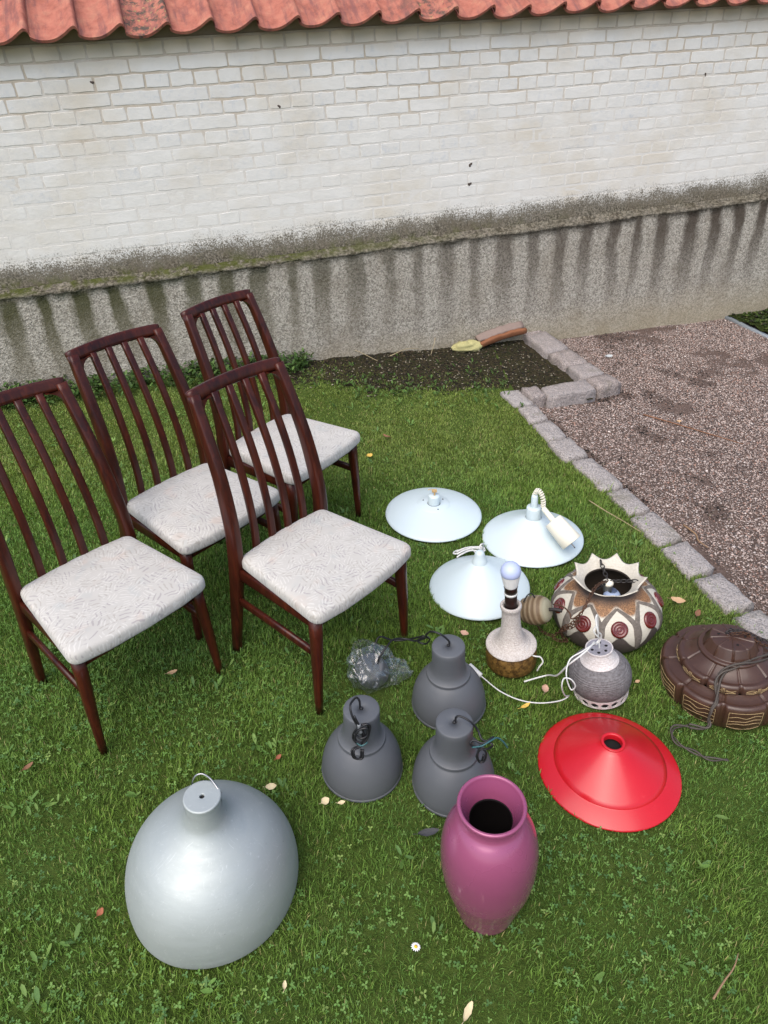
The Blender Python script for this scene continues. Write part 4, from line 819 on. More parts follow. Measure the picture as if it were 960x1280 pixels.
REDG = plain('oxblood_glaze', (0.105, 0.012, 0.009), 0.22, 0, 0.6, 90, 0.2, 0.5, 0.4)
def roundel():
    p = [(0.0, 0.0045), (0.004, 0.0055), (0.0065, 0.003), (0.010, 0.0055), (0.0135, 0.006), (0.0165, 0.003), (0.020, 0.0055), (0.024, 0.006), (0.0275, 0.003), (0.030, 0.0), (0.030, -0.008)]
    return lathe(p[::-1], 28).mesh('roundel')
RM = roundel(); RM.materials.append(REDG)
for k in range(9):
    a0 = math.radians(-133.4 + 40 * k); zc = 0.136; nrm = surf_n(a0, zc)
    o = link('roundel', RM, REDG, spk); o.matrix_basis = Matrix.Translation(surf(a0, zc)) @ nrm.to_track_quat('Z', 'Y').to_matrix().to_4x4()
    # pointed leaf-shaped ridge arching over the roundel and running down between the petals
    for s in (-1, 1):
        pts = []; w = []
        for j in range(13):
            t = j / 12; z = 0.184 - 0.140 * t; da = math.radians(20) * math.sin(PI / 2 * min(1, t * 2.9)) ** 0.72 * s; q = surf(a0 + da - s * math.radians(1.2) * math.sin(PI * t), z, 0.001); pts.append(q); w.append((0.0125 * (0.35 + 0.65 * math.sin(PI * min(1, t * 0.95 + 0.03)) ** 0.7), 0.0042))
        V = sweep(pts, w, 8, 2.0, up=None)
        # orient the flat side to the surface
        P = pts; mb = MB(); VV = []; FF = []
        for i in range(13):
            tt = (P[min(i + 1, 12)] - P[max(i - 1, 0)]).normalized(); nn = surf_n(math.atan2(P[i].y, P[i].x), min(0.19, max(0.02, P[i].z))); sd = tt.cross(nn).normalized()
            for (u, h) in ((-1, -0.002), (-0.6, 0.0035), (-0.25, 0.0018), (0, 0.0042), (0.25, 0.0018), (0.6, 0.0035), (1, -0.002)): VV.append(P[i] + sd * (w[i][0] * u) + nn * h)
        for i in range(12):
            for q in range(6): FF.append((i * 7 + q, i * 7 + q + 1, i * 7 + q + 8, i * 7 + q + 7))
        link('ridge', mb.add(VV, FF), RIDGE, spk)
CHM = plain('rusty_chain', (0.085, 0.042, 0.024), 0.5, 0.5, 0.4, 90); IRON = plain('dark_iron', (0.05, 0.045, 0.042), 0.45, 0.6, 0.2, 50)
def chain(path, L=0.017, w=0.0052, r=0.0016):
    P = crom(path, 10); mb = MB(); acc = 0.0; k = 0; pos = [P[0]]
    for i in range(len(P) - 1):
        seg = (P[i + 1] - P[i]).length
        while acc + seg > L * 0.78 * (len(pos)):
            t = (L * 0.78 * len(pos) - acc) / seg; pos.append(P[i].lerp(P[i + 1], t))
        acc += seg
    for i in range(len(pos) - 1):
        d = (pos[i + 1] - pos[i]).normalized(); c = (pos[i] + pos[i + 1]) / 2; s = d.cross(Vector((0, 0, 1)));
        if s.length < 0.01: s = Vector((1, 0, 0))
        s.normalize(); u = s.cross(d); s2 = s if i % 2 else u; ring = []
        for q in range(12):
            a = 2 * PI * q / 12; ring.append(c + d * (L / 2 * math.cos(a)) + s2 * (w * math.sin(a)))
        nv = s2.cross(d); V = []; F = []
        for q in range(12):
            rad = (ring[q] - c).normalized()
            for h in range(5): b = 2 * PI * h / 5; V.append(ring[q] + rad * (r * math.cos(b)) + nv * (r * math.sin(b)))
        for q in range(12):
            for h in range(5): F.append((q * 5 + h, ((q + 1) % 12) * 5 + h, ((q + 1) % 12) * 5 + (h + 1) % 5, q * 5 + (h + 1) % 5))
        mb.add(V, F)
    return mb
MS = spk.matrix_world.inverted() @ GM
def gs(l): return [MS @ Vector(p) for p in l]
link('support_chain', chain([(0.0, 0.098, 0.232), (0.0, 0.060, 0.222), (0.0, 0.02, 0.213), (0, 0, 0.205)], 0.024, 0.007, 0.0022), IRON, spk)
link('support_chain', chain([(0.095, -0.03, 0.222), (0.06, -0.015, 0.214), (0.02, -0.005, 0.210), (0, 0, 0.205)], 0.024, 0.007, 0.0022), IRON, spk)
link('support_chain', chain([(-0.075, -0.06, 0.222), (-0.04, -0.03, 0.214), (0, 0, 0.205)], 0.024, 0.007, 0.0022), IRON, spk)
link('bulb_socket', lathe([(0.001, 0.212), (0.012, 0.211), (0.019, 0.206), (0.0205, 0.198), (0.0165, 0.1965), (0.0165, 0.165), (0.001, 0.164)], 24), CREAM, spk)
link('light_bulb', xf(lathe([(0.0165, 0.165)] + [(0.032 * math.cos(t), 0.135 + 0.032 * math.sin(t)) for t in [(PI / 2 - 0.55 - (PI - 0.56) * k / 10) for k in range(11)]], 24), Matrix.Translation((0.012, -0.018, 0.014))), plain('blue_white_bulb', (0.40, 0.50, 0.72), 0.25, bump=0), spk)
link('chain', chain(gs([(0.790, 1.885, 0.215), (0.775, 1.878, 0.219), (0.73, 1.835, 0.236), (0.69, 1.782, 0.232), (0.662, 1.745, 0.205), (0.637, 1.730, 0.178), (0.618, 1.725, 0.157), (0.603, 1.742, 0.13), (0.605, 1.785, 0.06), (0.589, 1.796, 0.036), (0.562, 1.815, 0.034), (0.548, 1.845, 0.034), (0.560, 1.870, 0.034)]), 0.018, 0.0058, 0.0019), CHM, spk)
link('chain', chain(gs([(0.637, 1.730, 0.183), (0.65, 1.733, 0.17), (0.628, 1.722, 0.15), (0.600, 1.74, 0.115), (0.620, 1.775, 0.05), (0.640, 1.765, 0.04), (0.605, 1.77, 0.036), (0.58, 1.79, 0.04)]), 0.018, 0.0058, 0.0019), CHM, spk)
link('cord', cord(gs([(0.790, 1.885, 0.213), (0.735, 1.832, 0.240), (0.695, 1.78, 0.236), (0.655, 1.738, 0.205), (0.625, 1.735, 0.175), (0.618, 1.749, 0.190), (0.600, 1.782, 0.193), (0.572, 1.800, 0.187)]), 0.0026), CHM, spk)
def m_ball():
    n = Nt('banded_tan_stoneware'); o = n.obj(); z = n.sep(o)[2]; f = n.noise(o, 20, 4); g = n.noise(o, 120, 4, 0.8)
    w = n.math('SINE', n.math('ADD', n.math('MULTIPLY', z, 330.0), n.math('MULTIPLY', f, 3.0)))
    c = n.mix(n.mr(w, -0.4, 0.9), (0.13, 0.085, 0.045), (0.235, 0.175, 0.105)); c = n.mix(n.mr(z, 0.034, 0.046), c, (0.29, 0.27, 0.185)); c = n.mix(n.mr(g, 0.6, 0.75, 0, 0.5), c, (0.08, 0.05, 0.03))
    n.set(Base_Color=c, Roughness=0.55); return n.bump(n.math('ADD', w, g), 0.35, 0.002).m
BALL = m_ball()
cb = link('ceiling_cup', lathe(smooth_prof([(0.036, -0.052), (0.044, -0.046), (0.0525, -0.022), (0.055, 0.0), (0.052, 0.022), (0.046, 0.036), (0.040, 0.045)], 3) + [(0.036, 0.049), (0.02, 0.052), (0.004, 0.0525)], 48, lambda r, z, a: (r * (1 + 0.016 * math.sin(z * 520)), z), close_bot=True, close_top=True), BALL, spk)
dv = (MS.to_3x3() @ Vector((0.75, -0.45, 0.42))).normalized(); cb.matrix_basis = Matrix.Translation(MS @ Vector((0.527, 1.838, 0.126))) @ dv.to_track_quat('Z', 'Y').to_matrix().to_4x4()
link('cup_hook', cord(gs([(0.560, 1.818, 0.146), (0.585, 1.803, 0.158), (0.605, 1.79, 0.163)]), 0.0065, 10), IRON, spk)
link('cord', cord(gs([(0.522, 1.842, 0.175), (0.505, 1.85, 0.195), (0.488, 1.845, 0.190), (0.478, 1.84, 0.165)]), 0.0024), BLACK, spk)

# brown tiered pendant
def m_brown():
    n = Nt('brown_ribbed_glaze'); o = n.obj(); f = n.noise(o, 12, 5, 0.7); g = n.noise(o, 70, 4, 0.7)
    c = n.mix(f, (0.034, 0.0155, 0.0095), (0.072, 0.034, 0.022)); c = n.mix(n.mr(n.noise(o, 4, 3), 0.5, 0.7, 0, 0.3), c, (0.075, 0.038, 0.026)); n.set(Base_Color=c, Roughness=n.mr(f, 0.3, 0.7, 0.34, 0.50)); n.b.inputs['Coat Weight'].default_value = 0.25; n.b.inputs['Coat Roughness'].default_value = 0.14
    return n.bump(g, 0.1, 0.002).m
BROWN = m_brown(); GOLD = plain('pale_incised_line', (0.36, 0.26, 0.13), 0.7)
NB = 9; SEGB = NB * 32
def pan(a, ph, depth):                                              # bulging panels with grooves between them
    t = ((a - ph) / (2 * PI / NB)) % 1.0; d = min(t, 1 - t); return 1 - depth * (1 - float(sstep((d - (0.035 if depth > 0.02 else 0.005)) / 0.035))) - 0.016 * (1 - math.cos(2 * PI * (t - 0.5))) * 0.5
brn = thing('brown_tiered_pendant', 'brown ceramic tiered pendant lamp with pale incised lines, draped with its cable', 'pendant lamp', gmat(1.123, 1.56, 0, (-0.10, 0.055), 0.004))
PH1, PH2, PH3 = math.radians(-117), math.radians(-100), math.radians(-110)
t1 = [(0.186, 0.0), (0.196, 0.012), (0.204, 0.045), (0.206, 0.085), (0.2045, 0.103), (0.200, 0.109), (0.194, 0.111), (0.188, 0.1092), (0.182, 0.1080), (0.165, 0.113), (0.150, 0.118)]
link('lower_tier', lathe(t1, SEGB, lambda r, z, a: (r * pan(a, PH1, 0.05 if r > 0.19 else 0.010), z - (0.006 * math.exp(-((min(((a - PH1) / (2 * PI / NB)) % 1, 1 - ((a - PH1) / (2 * PI / NB)) % 1)) / 0.03) ** 2) if r < 0.19 and z > 0.05 else 0))), BROWN, brn)
t2 = [(0.151, 0.114), (0.155, 0.121), (0.157, 0.138), (0.155, 0.146), (0.151, 0.1508), (0.146, 0.1522), (0.140, 0.1506), (0.134, 0.1506), (0.113, 0.167), (0.094, 0.180)]
link('middle_tier', lathe(t2, SEGB, lambda r, z, a: (r * pan(a, PH2, 0.05 if r > 0.142 else 0.010), z - (0.006 * math.exp(-((min(((a - PH2) / (2 * PI / NB)) % 1, 1 - ((a - PH2) / (2 * PI / NB)) % 1)) / 0.03) ** 2) if r < 0.142 else 0))), BROWN, brn)
t3 = [(0.096, 0.177), (0.0985, 0.184), (0.0965, 0.1885), (0.093, 0.1902), (0.0865, 0.1900), (0.0835, 0.1905), (0.0822, 0.1920), (0.0812, 0.1945), (0.0665, 0.2225), (0.0655, 0.2245), (0.0640, 0.2258), (0.0620, 0.2264), (0.058, 0.2268), (0.020, 0.2278), (0.001, 0.2274)]
link('top_cap', lathe(t3, SEGB, lambda r, z, a: (r * (1 + (0.05 * math.exp(-((min(((a - PH3) / (2 * PI / NB)) % 1, 1 - ((a - PH3) / (2 * PI / NB)) % 1)) / 0.05) ** 2) if z > 0.192 else 0)), z + (0.003 * math.exp(-((min(((a - PH3) / (2 * PI / NB)) % 1, 1 - ((a - PH3) / (2 * PI / NB)) % 1)) / 0.05) ** 2) if z > 0.225 and r > 0.01 else 0))), BROWN, brn)
for k in range(4):
    a = PH3 + 2 * PI / NB * (k * 2 + 0.5); o = link('vent_hole', lathe([(0.0042, 0.0), (0.004, 0.0008)], 12, close_top=True), HOLE, brn); o.location = (0.040 * math.cos(a), 0.040 * math.sin(a), 0.2277)
def tier_r(prof, z): 
    q = [p for p in prof if p[1] <= prof[4][1]]; return float(np.interp(z, [p[1] for p in q[:5]], [p[0] for p in q[:5]]))
def on_tier(prof, ph, k, s, z): a = ph + 2 * PI / NB * (k + s); return Vector((math.cos(a), math.sin(a), 0)) * (tier_r(prof, z) * pan(a, ph, 0.05) + 0.0006) + Vector((0, 0, z))
for k in range(NB):
    L = MB(); R3 = random.Random(k); zz = lambda f: 0.014 + 0.080 * f
    def ln(pts, r=0.0008):
        m = sweep(crom([on_tier(t1, PH1, k, s, zz(f)) for s, f in pts], 3), r, 5); L.add(m.v, m.f)
    ln([(0.14, 0.95), (0.3, 0.97), (0.5, 0.98), (0.7, 0.97), (0.86, 0.95)]); ln([(0.14, 0.95), (0.14, 0.5), (0.14, 0.1)]); ln([(0.86, 0.95), (0.86, 0.5), (0.86, 0.1)]); ln([(0.14, 0.1), (0.35, 0.02), (0.65, 0.02), (0.86, 0.1)])
    for q in range(3):
        b = 0.28 + 0.2 * q; ln([(0.14, b - 0.02), (0.32, b + 0.02 + 0.1 * R3.random()), (0.5, b + 0.1 * R3.random()), (0.68, b + 0.1 + 0.1 * R3.random()), (0.86, b + 0.06)])
    link('incised_lines', L, GOLD, brn)
    L = MB()
    for q in range(3):
        m = sweep(crom([on_tier(t2, PH2, k, s, 0.122 + 0.006 * q + 0.006 * abs(math.sin(s * 9 + q))) for s in (0.14, 0.3, 0.45)], 3), 0.0008, 5); L.add(m.v, m.f)
        m = sweep(crom([on_tier(t2, PH2, k, s, 0.121 + 0.006 * q + 0.006 * abs(math.cos(s * 8 + q))) for s in (0.58, 0.72, 0.86)], 3), 0.0008, 5); L.add(m.v, m.f)
    for s in (0.48, 0.515, 0.55):
        m = sweep([on_tier(t2, PH2, k, s, z) for z in (0.120, 0.132, 0.144)], 0.0008, 5); L.add(m.v, m.f)
    link('incised_lines', L, GOLD, brn)
CABLE = plain('grey_brown_cable', (0.055, 0.045, 0.037), 0.6, 0, 0.4, 90, 0.2)
MBR = brn.matrix_world.inverted() @ GM
BR1 = [(1.27, 1.575, 0.165), (1.237, 1.535, 0.185), (1.197, 1.514, 0.195), (1.133, 1.488, 0.205), (1.093, 1.481, 0.201), (1.058, 1.477, 0.186), (1.038, 1.470, 0.174), (1.022, 1.455, 0.160), (1.011, 1.434, 0.144), (1.004, 1.416, 0.128), (0.998, 1.398, 0.116), (0.990, 1.386, 0.100), (0.986, 1.376, 0.076), (0.980, 1.368, 0.052), (0.965, 1.370, 0.04), (0.928, 1.38, 0.034), (0.880, 1.378, 0.034), (0.864, 1.353, 0.03), (0.87, 1.317, 0.03), (0.908, 1.286, 0.03), (0.94, 1.262, 0.03), (0.998, 1.254, 0.03)]
def twist(path, R, r, turns, ph): 
    P = crom(path, 12); out = []; n = len(P)
    for i in range(n):
        d = (P[min(i + 1, n - 1)] - P[max(i - 1, 0)]).normalized(); a = d.cross(Vector((0.2, 0.1, 1))).normalized(); b = d.cross(a); an = ph + 2 * PI * turns * i / n; out.append(P[i] + a * R * math.cos(an) + b * R * math.sin(an))
    return sweep(out, r, 6)
def lathe_top(path): return [MBR @ Vector(p) for p in path]
for ph, tn in ((0, 2.5), (2.1, 3.5), (4.2, 1.7)): link('cable', twist(lathe_top(BR1[:16]), 0.0062, 0.0036, tn, ph), CABLE, brn)
for ph in (0, PI): link('cable', twist(lathe_top(BR1[15:]), 0.0042, 0.0030, 2.5, ph), CABLE, brn)
link('chain', chain(lathe_top([(1.085, 1.585, 0.236), (1.10, 1.590, 0.243), (1.117, 1.585, 0.247), (1.137, 1.580, 0.246), (1.16, 1.575, 0.236), (1.185, 1.585, 0.215), (1.21, 1.59, 0.198), (1.245, 1.59, 0.188), (1.275, 1.575, 0.18), (1.25, 1.55, 0.185)]), 0.016, 0.0052, 0.0019), IRON, brn)
link('chain', chain(lathe_top([(1.095, 1.575, 0.240), (1.115, 1.572, 0.245), (1.14, 1.571, 0.246), (1.168, 1.565, 0.228), (1.195, 1.56, 0.206), (1.24, 1.565, 0.190), (1.265, 1.59, 0.18)]), 0.016, 0.0052, 0.0019), CHM, brn)

# ------------------------------------------------------------------ gravel, litter and grass
def view_x(y): return -0.85 - 0.53 * y, 0.95 + 0.50 * y          # lawn width worth planting, with a margin
def scatter(n, y0, y1):
    y = np.sqrt(NP.uniform(0, 1, n) * ((y1 + 1.2) ** 2 - (y0 + 1.2) ** 2) + (y0 + 1.2) ** 2) - 1.2
    a, b = view_x(y); x = a + NP.uniform(0, 1, n) * (b - a); return x, y
OCT = np.array([[1, 0, 0], [-1, 0, 0], [0, 1, 0], [0, -1, 0], [0, 0, 1], [0, 0, -1]], float)
OCF = np.array([[0, 2, 4], [2, 1, 4], [1, 3, 4], [3, 0, 4], [2, 0, 5], [1, 2, 5], [3, 1, 5], [0, 3, 5]])
def chips(name, x, y, z, size, cols, mat, flat=0.6):
    n = len(x); V = OCT[None] * NP.uniform(0.55, 1.25, (n, 6, 1)) * np.array([1, 1, flat])[None, None]
    V = V + NP.uniform(-0.3, 0.3, (n, 6, 3)) * np.array([1, 1, flat * 0.7]); a = NP.uniform(0, 2 * PI, n); c, s_ = np.cos(a)[:, None], np.sin(a)[:, None]
    sx = NP.uniform(0.7, 1.35, n)[:, None]
    X = (V[:, :, 0] * sx * c - V[:, :, 1] * s_) * size[:, None] + x[:, None]; Y = (V[:, :, 0] * sx * s_ + V[:, :, 1] * c) * size[:, None] + y[:, None]; Z = V[:, :, 2] * size[:, None] + z[:, None]
    P = np.stack([X, Y, Z], -1).reshape(-1, 3); T = (OCF[None] + (np.arange(n) * 6)[:, None, None]).reshape(-1, 3)
    o = link(name, tri_mesh(name, P, T, np.repeat(cols, 6, 0)), mat, kind='stuff'); o.matrix_world = GM.copy(); return o
def pick(pal, w, n, var=0.2):
    pal = np.array(pal); i = NP.choice(len(pal), n, p=np.array(w) / sum(w)); return np.clip(pal[i] * NP.uniform(1 - var, 1 + var, (n, 1)), 0, 1)
n = 112000
y = NP.uniform(0.8, 5.75, n * 2); x = NP.uniform(0.9, 3.6, n * 2)
k = (x > xcurb(y) - 0.01) & (x < 1.25 + 0.58 * y) & (wall_gap(x, y) > 0) & ~((x > 2.91 + (5.56 - y) * 0.25)); x, y = x[k][:n], y[k][:n]; n = len(x)
dirt = vnoise(x, y, 5, 61) * 0.6 + vnoise(x, y, 13, 62) * 0.4 + 0.25 * sstep((y - 4.4) / 0.8) * sstep((2.4 - x) / 0.6) + 0.3 * sstep(1 - (x - xcurb(y)) / 0.22)
k = NP.uniform(0, 1, n) > 0.9 * sstep((dirt - 0.62) / 0.2); x, y, dirt = x[k], y[k], dirt[k]; n = len(x)
GC = pick([(0.35, 0.275, 0.24), (0.45, 0.365, 0.325), (0.25, 0.195, 0.17), (0.085, 0.072, 0.068), (0.58, 0.51, 0.47), (0.34, 0.21, 0.165)], [5, 4, 4, 3, 1.2, 2], n) * (1 - 0.30 * sstep((dirt - 0.55) / 0.3))[:, None]
chips('gravel', x, y, gravel_z(x, y) + 0.0035, NP.uniform(0.0024, 0.0058, n) * (1 + 0.6 * (NP.uniform(0, 1, n) > 0.94)), GC, PEBBLE)
# dark crumbs, bark and pale bits on the gravel edge and on the bed
n = 15000; x = NP.uniform(-0.75, 1.5, n); y = NP.uniform(3.9, 5.25, n); k = bed_keep(x, y - 0.10 * NP.uniform(-1, 1, n)) & (wall_gap(x, y) > 0) & (x < xcurb(y) - 0.15); x, y = x[k], y[k]; n = len(x)
chips('soil_crumbs', x, y, bed_z(x, y) + 0.003, NP.uniform(0.003, 0.010, n), pick([(0.012, 0.010, 0.008), (0.035, 0.028, 0.020), (0.08, 0.058, 0.035), (0.26, 0.23, 0.17), (0.025, 0.032, 0.01)], [5, 5, 3.0, 1.6, 4], n), PEBBLE, 0.4)
n = 6000; y = NP.uniform(2.6, 5.4, n); x = xcurb(y) + NP.uniform(0, 1, n) ** 2 * 0.9; d = vnoise(x, y, 5, 61) * 0.6 + vnoise(x, y, 13, 62) * 0.4 + 0.3 * sstep(1 - (x - xcurb(y)) / 0.25) + 0.2 * sstep((y - 4.2) / 0.6)
k = (d > 0.66) & (wall_gap(x, y) > 0); x, y = x[k], y[k]; n = len(x)
chips('dark_litter', x, y, gravel_z(x, y) + 0.004, NP.uniform(0.003, 0.009, n), pick([(0.012, 0.010, 0.009), (0.03, 0.024, 0.02), (0.07, 0.05, 0.035), (0.2, 0.17, 0.13)], [6, 5, 2, 0.5], n), PEBBLE, 0.4)
n = 2600; x = NP.uniform(2.9, 3.9, n); y = NP.uniform(4.6, 6.0, n); k = x > 2.94 + (5.56 - y) * 0.25; x, y = x[k], y[k]; n = len(x)
chips('moss_tufts', x, y, -0.02 + 0.03 * vnoise(x, y, 9, 31), NP.uniform(0.008, 0.022, n), pick([(0.025, 0.045, 0.006), (0.05, 0.07, 0.012), (0.02, 0.02, 0.01), (0.13, 0.12, 0.06)], [5, 3, 3, 0.8], n), PEBBLE, 0.5)

FOOT = [(0.178, 1.532, 0.118), (-0.115, 1.295, 0.118), (0.159, 1.234, 0.114), (0.232, 2.646, 0.224), (0.657, 2.442, 0.220), (0.369, 2.116, 0.200), (0.635, 1.259, 0.209), (0.198, 0.868, 0.06), (-0.509, 0.966, 0.214), (0.424, 1.709, 0.088), (0.812, 1.878, 0.155), (0.702, 1.563, 0.090), (1.123, 1.56, 0.19), (-0.072, 1.642, 0.07)]
def outside(x, y, grow=0.0):
    k = np.ones(len(x), bool)
    for (a, b, r) in FOOT: k &= (x - a) ** 2 + (y - b) ** 2 > (r + grow) ** 2
    return k
def on_lawn(x, y):
    lim = np.where(y > 3.9, 0.9, 9) ; e = bed_edge(x) + 0.16 * (vnoise(x, y, 9, 5) - 0.5) + 0.10 * (vnoise(x, y, 23, 6) - 0.5) + 0.42 * NP.uniform(0, 1, len(x)) ** 3 - 0.06 + 0.25 * sstep((0.1 - x) / 0.5) * NP.uniform(0, 1, len(x)) ** 2
    return (x < np.minimum(xc_arr(y) - 0.085 + 0.045 * (vnoise(x, y, 11, 71) - 0.4), 9)) & ((y < e) | (x < -0.95)) & (wall_gap(x, y) > 0.01) & ((y < 4.0) | (x < 0.9))
def xc_arr(y): return np.interp(y, [c[0] for c in CE], [c[1] for c in CE])
n = 1080000; x, y = scatter(n, 0.42, 4.7)
k = on_lawn(x, y) & outside(x, y); x, y = x[k], y[k]; n = len(x)
p1, p2, p3 = vnoise(x, y, 1.6, 81), vnoise(x, y, 6, 82), vnoise(x, y, 22, 83)
dens = 0.55 * p2 + 0.45 * p3; gapw = wall_gap(x, y)
k = NP.uniform(0, 1, n) < 0.42 + 0.75 * dens - 0.30 * sstep((y - 3.0) / 0.8) ; x, y, p1, p2, p3 = x[k], y[k], p1[k], p2[k], p3[k]; n = len(x)
dist = np.sqrt(x ** 2 + y ** 2 + 3.3); near = ~outside(x, y, 0.03)
H = NP.gamma(7, 1 / 7, n) * 0.0162 * (0.65 + 0.8 * p2) * (0.75 + 0.5 * p3); H = np.where(NP.uniform(0, 1, n) > 0.985, H * 1.7, H); H = np.where(near, np.minimum(H * 0.8, 0.022), H); H = H * (1 - 0.45 * sstep((y - 3.1) / 0.6))
W = NP.uniform(0.0007, 0.0015, n) * np.clip(dist / 2.1, 0.9, 1.7)
flow = 2 * PI * vnoise(x, y, 5, 84) * 1.6; az = flow + NP.normal(0, 1.9, n); lean = NP.beta(2.2, 1.6, n) * 1.35
z0 = ground_h(x, y) - 0.004
dx, dy = np.cos(az), np.sin(az); px, py = -dy, dx
tw = NP.uniform(-0.9, 0.9, n); wx, wy, wz = px * np.cos(tw) + 0, py * np.cos(tw), np.sin(tw)
V = np.zeros((n, 5, 3)); m1, m2 = lean * 0.38, lean
bx, by = x, y; hx = H * np.sin(m1) * 0.55; hz = H * np.cos(m1) * 0.55; tx = hx + H * np.sin(m2) * 0.5; tz = hz + H * np.cos(m2) * 0.5
for i, s_ in ((0, -1), (1, 1)):
    V[:, i, 0] = bx + s_ * W * wx; V[:, i, 1] = by + s_ * W * wy; V[:, i, 2] = z0
for i, s_ in ((2, -0.85), (3, 0.85)):
    V[:, i, 0] = bx + dx * hx + s_ * W * wx; V[:, i, 1] = by + dy * hx + s_ * W * wy; V[:, i, 2] = z0 + hz + s_ * W * wz * 0.5
V[:, 4, 0] = bx + dx * tx; V[:, 4, 1] = by + dy * tx; V[:, 4, 2] = z0 + tz
T = (np.array([[0, 1, 3], [0, 3, 2], [2, 3, 4]])[None] + (np.arange(n) * 5)[:, None, None]).reshape(-1, 3)
base = np.array([0.172, 0.270, 0.045]); yel = np.array([0.265, 0.31, 0.080]); blu = np.array([0.125, 0.232, 0.050]); straw = np.array([0.30, 0.25, 0.12])
f = np.clip((p2 * 0.6 + p1 * 0.5 - 0.32) * 1.3, 0, 1)[:, None]; f2 = np.clip(sstep((y - 2.6) / 0.8) * 0.55 + 0.4 * sstep((x - 0.55 - 0.12 * y) / 0.4) * sstep((y - 1.6) / 0.5), 0, 0.8)[:, None]
C = blu * (1 - f) + base * f; C = C * (1 - f2) + yel * 0.85 * f2; r = NP.uniform(0, 1, (n, 1))
C = np.where(r > 0.90, C * 0.4 + yel * 0.6, C); C = np.where(r > 0.965 - 0.05 * f2, C * 0.25 + straw * 0.75, C); C = C * NP.uniform(0.55, 1.45, (n, 1))
g = link('grass', tri_mesh('grass', V.reshape(-1, 3), T, np.repeat(np.clip(C, 0, 1), 5, 0)), GRASS, kind='stuff'); g.matrix_world = GM.copy()

# broad small leaves: clover and daisy rosettes in the turf, taller weeds along the wall
def leaflets(name, x, y, z, size, az, pitch, cols, ln=1.25):
    n = len(x); L = np.array([[0, 0, 0], [0.42, 0.30, 0.05], [0.42, -0.30, 0.05], [0.86, 0.26, 0.02], [0.86, -0.26, 0.02], [1.04, 0, -0.04], [0.5, 0, -0.04]])
    L = L[None] * size[:, None, None] * np.array([ln, 1, 1]); cp, sp_ = np.cos(pitch)[:, None], np.sin(pitch)[:, None]
    X = L[:, :, 0] * cp - L[:, :, 2] * sp_; Z = L[:, :, 0] * sp_ + L[:, :, 2] * cp; Y = L[:, :, 1]; c, s_ = np.cos(az)[:, None], np.sin(az)[:, None]
    P = np.stack([x[:, None] + X * c - Y * s_, y[:, None] + X * s_ + Y * c, z[:, None] + Z], -1).reshape(-1, 3)
    T = (np.array([[0, 2, 6], [0, 6, 1], [1, 6, 3], [2, 4, 6], [3, 6, 5], [6, 4, 5]])[None] + (np.arange(n) * 7)[:, None, None]).reshape(-1, 3)
    o = link(name, tri_mesh(name, P, T, np.repeat(np.clip(cols, 0, 1), 7, 0)), GRASS, kind='stuff'); o.matrix_world = GM.copy(); return o
n = 34000; x, y = scatter(n, 0.42, 3.9); k = on_lawn(x, y) & outside(x, y, 0.012); x, y = x[k], y[k]
d = vnoise(x, y, 3.2, 91) * 0.55 + vnoise(x, y, 11, 92) * 0.45 + 0.22 * sstep((-0.25 - x) / 0.4) + 0.10 * sstep((1.1 - y) / 0.4) - 0.25 * sstep((y - 1.7) / 0.5)
k = NP.uniform(0, 1, len(x)) < np.clip((d - 0.48) * 3.0, 0.04, 0.9); x, y = x[k], y[k]; m = len(x)
hz = ground_h(x, y) + NP.uniform(0.010, 0.026, m); sz = NP.uniform(0.0035, 0.0095, m); a0 = NP.uniform(0, 2 * PI, m); cc = pick([(0.12, 0.235, 0.055), (0.17, 0.29, 0.075), (0.09, 0.19, 0.06), (0.21, 0.30, 0.08)], [5, 3, 3, 1.2], m)
X, Y, Zz, S3, A3, C3 = (np.repeat(q, 3, 0) for q in (x, y, hz, sz, a0, cc)); A3 = A3 + np.tile([0, 2.09, 4.19], m) + NP.normal(0, 0.15, 3 * m)
leaflets('clover', X, Y, Zz, S3, A3, NP.normal(0.12, 0.22, 3 * m), C3, 1.0)
def rosettes(name, cx, cy, nl, s0, s1, p0, p1, pal, ln):
    cx, cy = np.array(cx), np.array(cy); X, Y = np.repeat(cx, nl), np.repeat(cy, nl); m = len(X)
    X = X + NP.normal(0, 0.006, m); Y = Y + NP.normal(0, 0.006, m)
    return leaflets(name, X, Y, ground_h(X, Y) + NP.uniform(0.004, 0.019, m), NP.uniform(s0, s1, m), NP.uniform(0, 2 * PI, m), NP.uniform(p0, p1, m), pick(pal, [1] * len(pal), m), ln)
n = 3200; x, y = scatter(n, 0.45, 4.3); k = on_lawn(x, y) & outside(x, y, 0.02) & (NP.uniform(0, 1, n) < 0.05 + 0.22 * vnoise(x, y, 2.5, 93) * (x < 0.2)); x, y = x[k], y[k]
rosettes('turf_weeds', x, y, 4, 0.006, 0.021, 0.0, 1.0, [(0.12, 0.22, 0.05), (0.17, 0.27, 0.07), (0.10, 0.19, 0.055)], 1.9)
n = 240; x = NP.uniform(-2.4, -0.45, n); gq = NP.uniform(0.0, 0.30, n) ** 1.3; y = (WD - 0.05 - gq - x * WGN[0]) / WGN[1]
wx_ = np.repeat(x, 16); wy_ = np.repeat(y, 16); m = len(wx_)
leaflets('wall_weeds', wx_ + NP.normal(0, 0.02, m), wy_ + NP.normal(0, 0.02, m), ground_h(wx_, wy_) + NP.uniform(0.005, 0.085, m), NP.uniform(0.012, 0.032, m), NP.uniform(0, 2 * PI, m), NP.uniform(-0.4, 0.9, m), pick([(0.06, 0.12, 0.03), (0.10, 0.17, 0.045), (0.045, 0.09, 0.022), (0.035, 0.05, 0.015)], [4, 3, 3, 2], m), 1.4)
